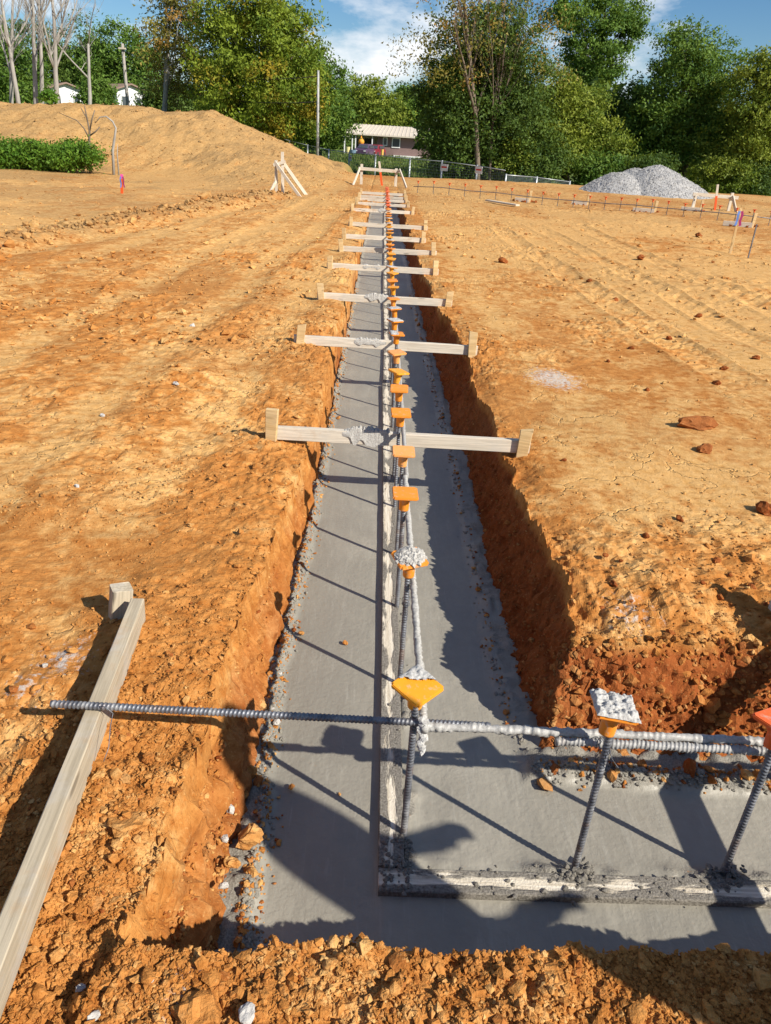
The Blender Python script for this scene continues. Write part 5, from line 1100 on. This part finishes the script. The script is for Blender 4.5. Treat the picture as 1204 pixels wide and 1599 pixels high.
# bare grey trees
def bare(bx, by, Y, hpx, lean, r0, seed, label, bark=BARK_G, forks=6, spread=0.35, group=None, crown=None):
    rnd = random.Random(seed); t_ = gp(bx+lean, by-hpx, Y); b_ = gp(bx, by, Y); zg = gz(b_.x, Y); H = t_.z-zg
    root = empty('bare_tree', (b_.x, Y, zg), 0, label, 'tree', group); mb = MB()
    def br(p, d, L, r_, lv):
        n = 5 if lv < 2 else 3; P = [p]; dd = d.copy()
        for i in range(n):
            dd = (dd+Vector((rnd.uniform(-1, 1), rnd.uniform(-1, 1), rnd.uniform(-0.3, 0.8)))*(0.13 if lv else 0.06)).normalized(); P.append(P[-1]+dd*L/n)
        mb.tube(P, [r_*(1-0.55*i/n) for i in range(n+1)], 8 if lv < 2 else 5 if lv < 3 else 3, lv < 2)
        if lv >= 4: return
        for k in range(forks if lv == 0 else 5 if lv < 3 else 4):
            i = rnd.randint(2 if lv == 0 else 1, n); q = P[i]; ax = Vector((rnd.uniform(-1, 1), rnd.uniform(-1, 1), rnd.uniform(0.1, 0.9))).normalized()
            nd = (dd*(0.75-0.2*(lv > 1))+ax*spread*2).normalized(); br(q, nd, L*rnd.uniform(0.42, 0.65), r_*(1-0.55*i/n)*rnd.uniform(0.4, 0.62), lv+1)
    br(Vector((0, 0, -0.3)), (t_-Vector((b_.x, Y, zg))).normalized(), H*0.95, r0, 0)
    mb.build('trunk', bark, root, smooth=True)
    if crown:
        k = Y/FPX; es = [(gp(a, b, Y).x-b_.x, 0.0, gp(a, b, Y).z-zg, c_*k, c_*k*0.8, d_*k) for a, b, c_, d_ in crown]
        mobj('crown', leaf_mesh(es, 4200, 0.095, seed+60, 0.5, 0.5, 0.3, 45), LF_BROWN, root)
    return root
bare(28, 155, 47, 175, -22, 0.14, 1, 'leaning bare grey tree, outermost of the clump on the mound edge')
bare(52, 158, 48, 190, -14, 0.16, 2, 'bare grey tree, second of the clump, with a forked trunk')
bare(62, 158, 50, 200, 4, 0.14, 3, 'straight bare grey tree in the middle of the clump')
bare(86, 160, 47, 190, 10, 0.16, 4, 'bare grey tree leaning away from the clump over the white house')
bare(10, 155, 53, 180, 6, 0.15, 6, 'thin bare grey tree at the back of the clump')
bare(137, 162, 52, 112, -6, 0.15, 5, 'pole-like bare trunk with few limbs beside the white house', forks=3, spread=0.5)
bare(752, 258, 47.3, 330, 0, 0.17, 7, 'tall snag with sparse browning leaves rising through the vine tree', BARK, 8, 0.30, None, [(700,55,60,55),(750,15,70,45),(655,85,34,42),(820,35,50,45),(860,95,26,40)])
bare(770, 258, 47.8, 300, 18, 0.10, 8, 'thin second snag leaning out of the vine tree', BARK, 6, 0.3)
# saplings on the mound
P = [at(140, 255)]
def sapling(px, py, pts, label, r0=0.05, Y=25.2):
    pts3 = [gp(a, b, Y) for a, b in pts]; g = gz(pts3[0].x, Y); pts3[0].z = g-0.1; root = empty('sapling', (pts3[0].x, Y, g), 0, label, 'sapling')
    MB().tube([p-root.location for p in pts3], [r0*(1-0.8*i/(len(pts3)-1)) for i in range(len(pts3))], 6).build('stem', BARK_G if 'pale' in label else BARK, root, smooth=True); return root, pts3
root, p3 = sapling(139, 255, [(140,255),(139,225),(140,205),(136,185),(126,168)], 'bare forked sapling at the edge of the green weeds', 0.055)
for br_ in ([(139,215),(131,200),(120,188),(92,176)], [(140,205),(144,185),(148,172)], [(140,212),(150,205),(156,198)], [(137,190),(134,175),(132,165)]):
    q = [gp(a, b, 25.2)-root.location for a, b in br_]; MB().tube(q, [0.025, 0.02, 0.014, 0.008][:len(q)], 5).build('branch', BARK, root, smooth=True)
sapling(176, 258, [(176,258),(176,235),(179,215),(181,200),(176,190),(166,182),(156,183),(149,192)], 'pale bent sapling arching over on the mound foot', 0.05)
sapling(184, 258, [(184,258),(183,240),(184,225)], 'short pale broken stem beside the bent sapling', 0.03)
# green weeds at the foot of the mound, and a small plant
es = []
for a in np.arange(-30, 148, 9): c = gp(a, 246+random.uniform(-6, 4), 25.0+random.uniform(-0.3, 0.3)); es.append((c.x, c.y, max(c.z, gz(c.x, c.y)+0.1), 0.30, 0.4, 0.25+0.1*random.random()))
for a in np.arange(-30, 140, 11): c = gp(a+random.uniform(-5, 5), 236+random.uniform(-9, 10), 25.6); es.append((c.x, c.y, c.z, random.uniform(0.10, 0.26), 0.3, random.uniform(0.08, 0.24)))
tag(mobj('weeds', leaf_mesh(es, 30000, 0.055, 71, 0.16, 0.5, 0.5, 40), LF_WEED), 'patch of tall bright green weeds at the mound foot', 'weeds', kind='stuff')
c = gp(78, 165, 31.5); g = gz(c.x, 31.5); root = empty('plant', (c.x, 31.5, g), 0, 'single small green plant growing on top of the dirt mound', 'plant')
mobj('leaves', leaf_mesh([(0, 0, 0.28, 0.30, 0.3, 0.26)], 500, 0.08, 72, 0.1, 0.5, 0.5, 25), LF_WEED, root); MB().tube([(0, 0, -0.05), (0.02, 0, 0.2), (0.01, 0.02, 0.42)], [0.015, 0.012, 0.005], 5).build('stem', BARK, root)
# rough grass beyond the fence
n = 26000; X = RNG.uniform(-26, 14, n); Y = RNG.uniform(44, 100, n); Z, gi_ = ground(X, Y); k = (gi_['mound'] < 0.05); X, Y, Z = X[k], Y[k], Z[k]; n = len(X)
hh = RNG.uniform(0.12, 0.42, n); th = RNG.uniform(0, 6.28, n); wd = 0.05+0.0008*Y; lx = RNG.normal(0, 0.12, n); ly = RNG.normal(0, 0.12, n)
V = np.stack([np.stack([X-wd*np.cos(th), Y-wd*np.sin(th), Z-0.05], -1), np.stack([X+wd*np.cos(th), Y+wd*np.sin(th), Z-0.05], -1), np.stack([X+lx, Y+ly, Z+hh], -1)], 1).reshape(-1, 3)
tt = np.zeros((n, 4)); tt[:, 0] = RNG.uniform(0, 1, n)
tag(mobj('rough_grass', npmesh('grass', V, np.arange(n*3).reshape(n, 3), False, {'tint': np.repeat(tt, 3, 0)}), mat_leaf('grass_blades', (0.06, 0.12, 0.02), (0.17, 0.20, 0.05))), 'rough green grass between fence and house', 'grass', kind='stuff')

# ------------------------------------------------------------------ person standing by the short arm, just right of the frame
def person(loc, rz):
    root = empty('person', loc, rz, 'person in jeans and dark shirt standing by the short arm, shadow across the concrete', 'person')
    J = {'pel': (0,0,.95,.135), 'wst': (0,0,1.08,.125), 'chs': (0,.01,1.28,.155), 'nkb': (0,0,1.44,.075), 'nck': (0,.01,1.50,.058)}
    E = [('pel','wst'),('wst','chs'),('chs','nkb'),('nkb','nck')]
    J['hd0'] = (0,.02,1.57,.075); J['hd1'] = (0,.02,1.65,.098); J['hd2'] = (0,.015,1.72,.085); E += [('nck','hd0'),('hd0','hd1'),('hd1','hd2')]
    for s_, t_ in ((-1,'l'),(1,'r')):
        J[t_+'hip'] = (s_*.10,0,.90,.10); J[t_+'kne'] = (s_*.12,.015,.50,.066); J[t_+'cal'] = (s_*.122,-.01,.34,.062); J[t_+'ank'] = (s_*.125,-.01,.09,.045); J[t_+'bal'] = (s_*.14,.12,.035,.042); J[t_+'toe'] = (s_*.145,.19,.03,.032); J[t_+'hel'] = (s_*.124,-.05,.035,.038)
        E += [('pel',t_+'hip'),(t_+'hip',t_+'kne'),(t_+'kne',t_+'cal'),(t_+'cal',t_+'ank'),(t_+'ank',t_+'bal'),(t_+'bal',t_+'toe'),(t_+'ank',t_+'hel')]
        J[t_+'sho'] = (s_*.185,0,1.40,.062); J[t_+'elb'] = (s_*.25,-.03,1.13,.043); J[t_+'wri'] = (s_*.20,.14,.98,.030); J[t_+'plm'] = (s_*.185,.20,.955,.034); J[t_+'knk'] = (s_*.18,.245,.94,.034)
        E += [('nkb',t_+'sho'),(t_+'sho',t_+'elb'),(t_+'elb',t_+'wri'),(t_+'wri',t_+'plm'),(t_+'plm',t_+'knk')]
        for f, (dx, ln) in enumerate(((-.03,.055),(-.010,.068),(.010,.064),(.028,.050))):
            a = '%sf%d' % (t_, f); J[a+'0'] = (s_*.18+dx,.265,.937,.0095); J[a+'1'] = (s_*.18+dx*1.1,.265+ln*.5,.925,.009); J[a+'2'] = (s_*.18+dx*1.1,.265+ln*.85,.905,.008); E += [(t_+'knk',a+'0'),(a+'0',a+'1'),(a+'1',a+'2')]
        a = t_+'th'; J[a+'0'] = (s_*.15,.225,.945,.011); J[a+'1'] = (s_*.135,.25,.935,.0095); E += [(t_+'plm',a+'0'),(a+'0',a+'1')]
    names = list(J); idx = {n: i for i, n in enumerate(names)}
    me = bpy.data.meshes.new('body'); me.from_pydata([J[n][:3] for n in names], [(idx[a], idx[b]) for a, b in E], []); me.update()
    t = MT('clothed_body', 0.85, 0.2); o_ = t.objc(); sp = t.n('ShaderNodeSeparateXYZ'); t.l(o_, sp.inputs[0])
    c = t.ramp(t.math('MULTIPLY', sp.outputs[2], 0.5), [(0.0, (0.06, 0.04, 0.03)), (0.055, (0.07, 0.10, 0.18)), (0.49, (0.05, 0.06, 0.08)), (0.735, (0.50, 0.30, 0.22)), (0.865, (0.06, 0.04, 0.03))], 'CONSTANT'); t.col(c)
    b = mobj('body', me, t.m, root)
    md = b.modifiers.new('skin', 'SKIN'); md.use_smooth_shade = True
    sv = me.skin_vertices[0].data
    for n in names: sv[idx[n]].radius = (J[n][3], J[n][3]); sv[idx[n]].use_root = (n == 'pel')
    b.modifiers.new('sub', 'SUBSURF').levels = 1; b.modifiers['sub'].render_levels = 2
    MB().lathe([(0.104, 1.66), (0.108, 1.70), (0.10, 1.75), (0.075, 1.79), (0.02, 1.805)], 20).build('cap', DARK, root, (0, 0.02, 0), smooth=True)
    root.scale = (0.93, 0.93, 0.93)
person((1.62, 0.20, gz(1.62, 0.20)), R(-38))
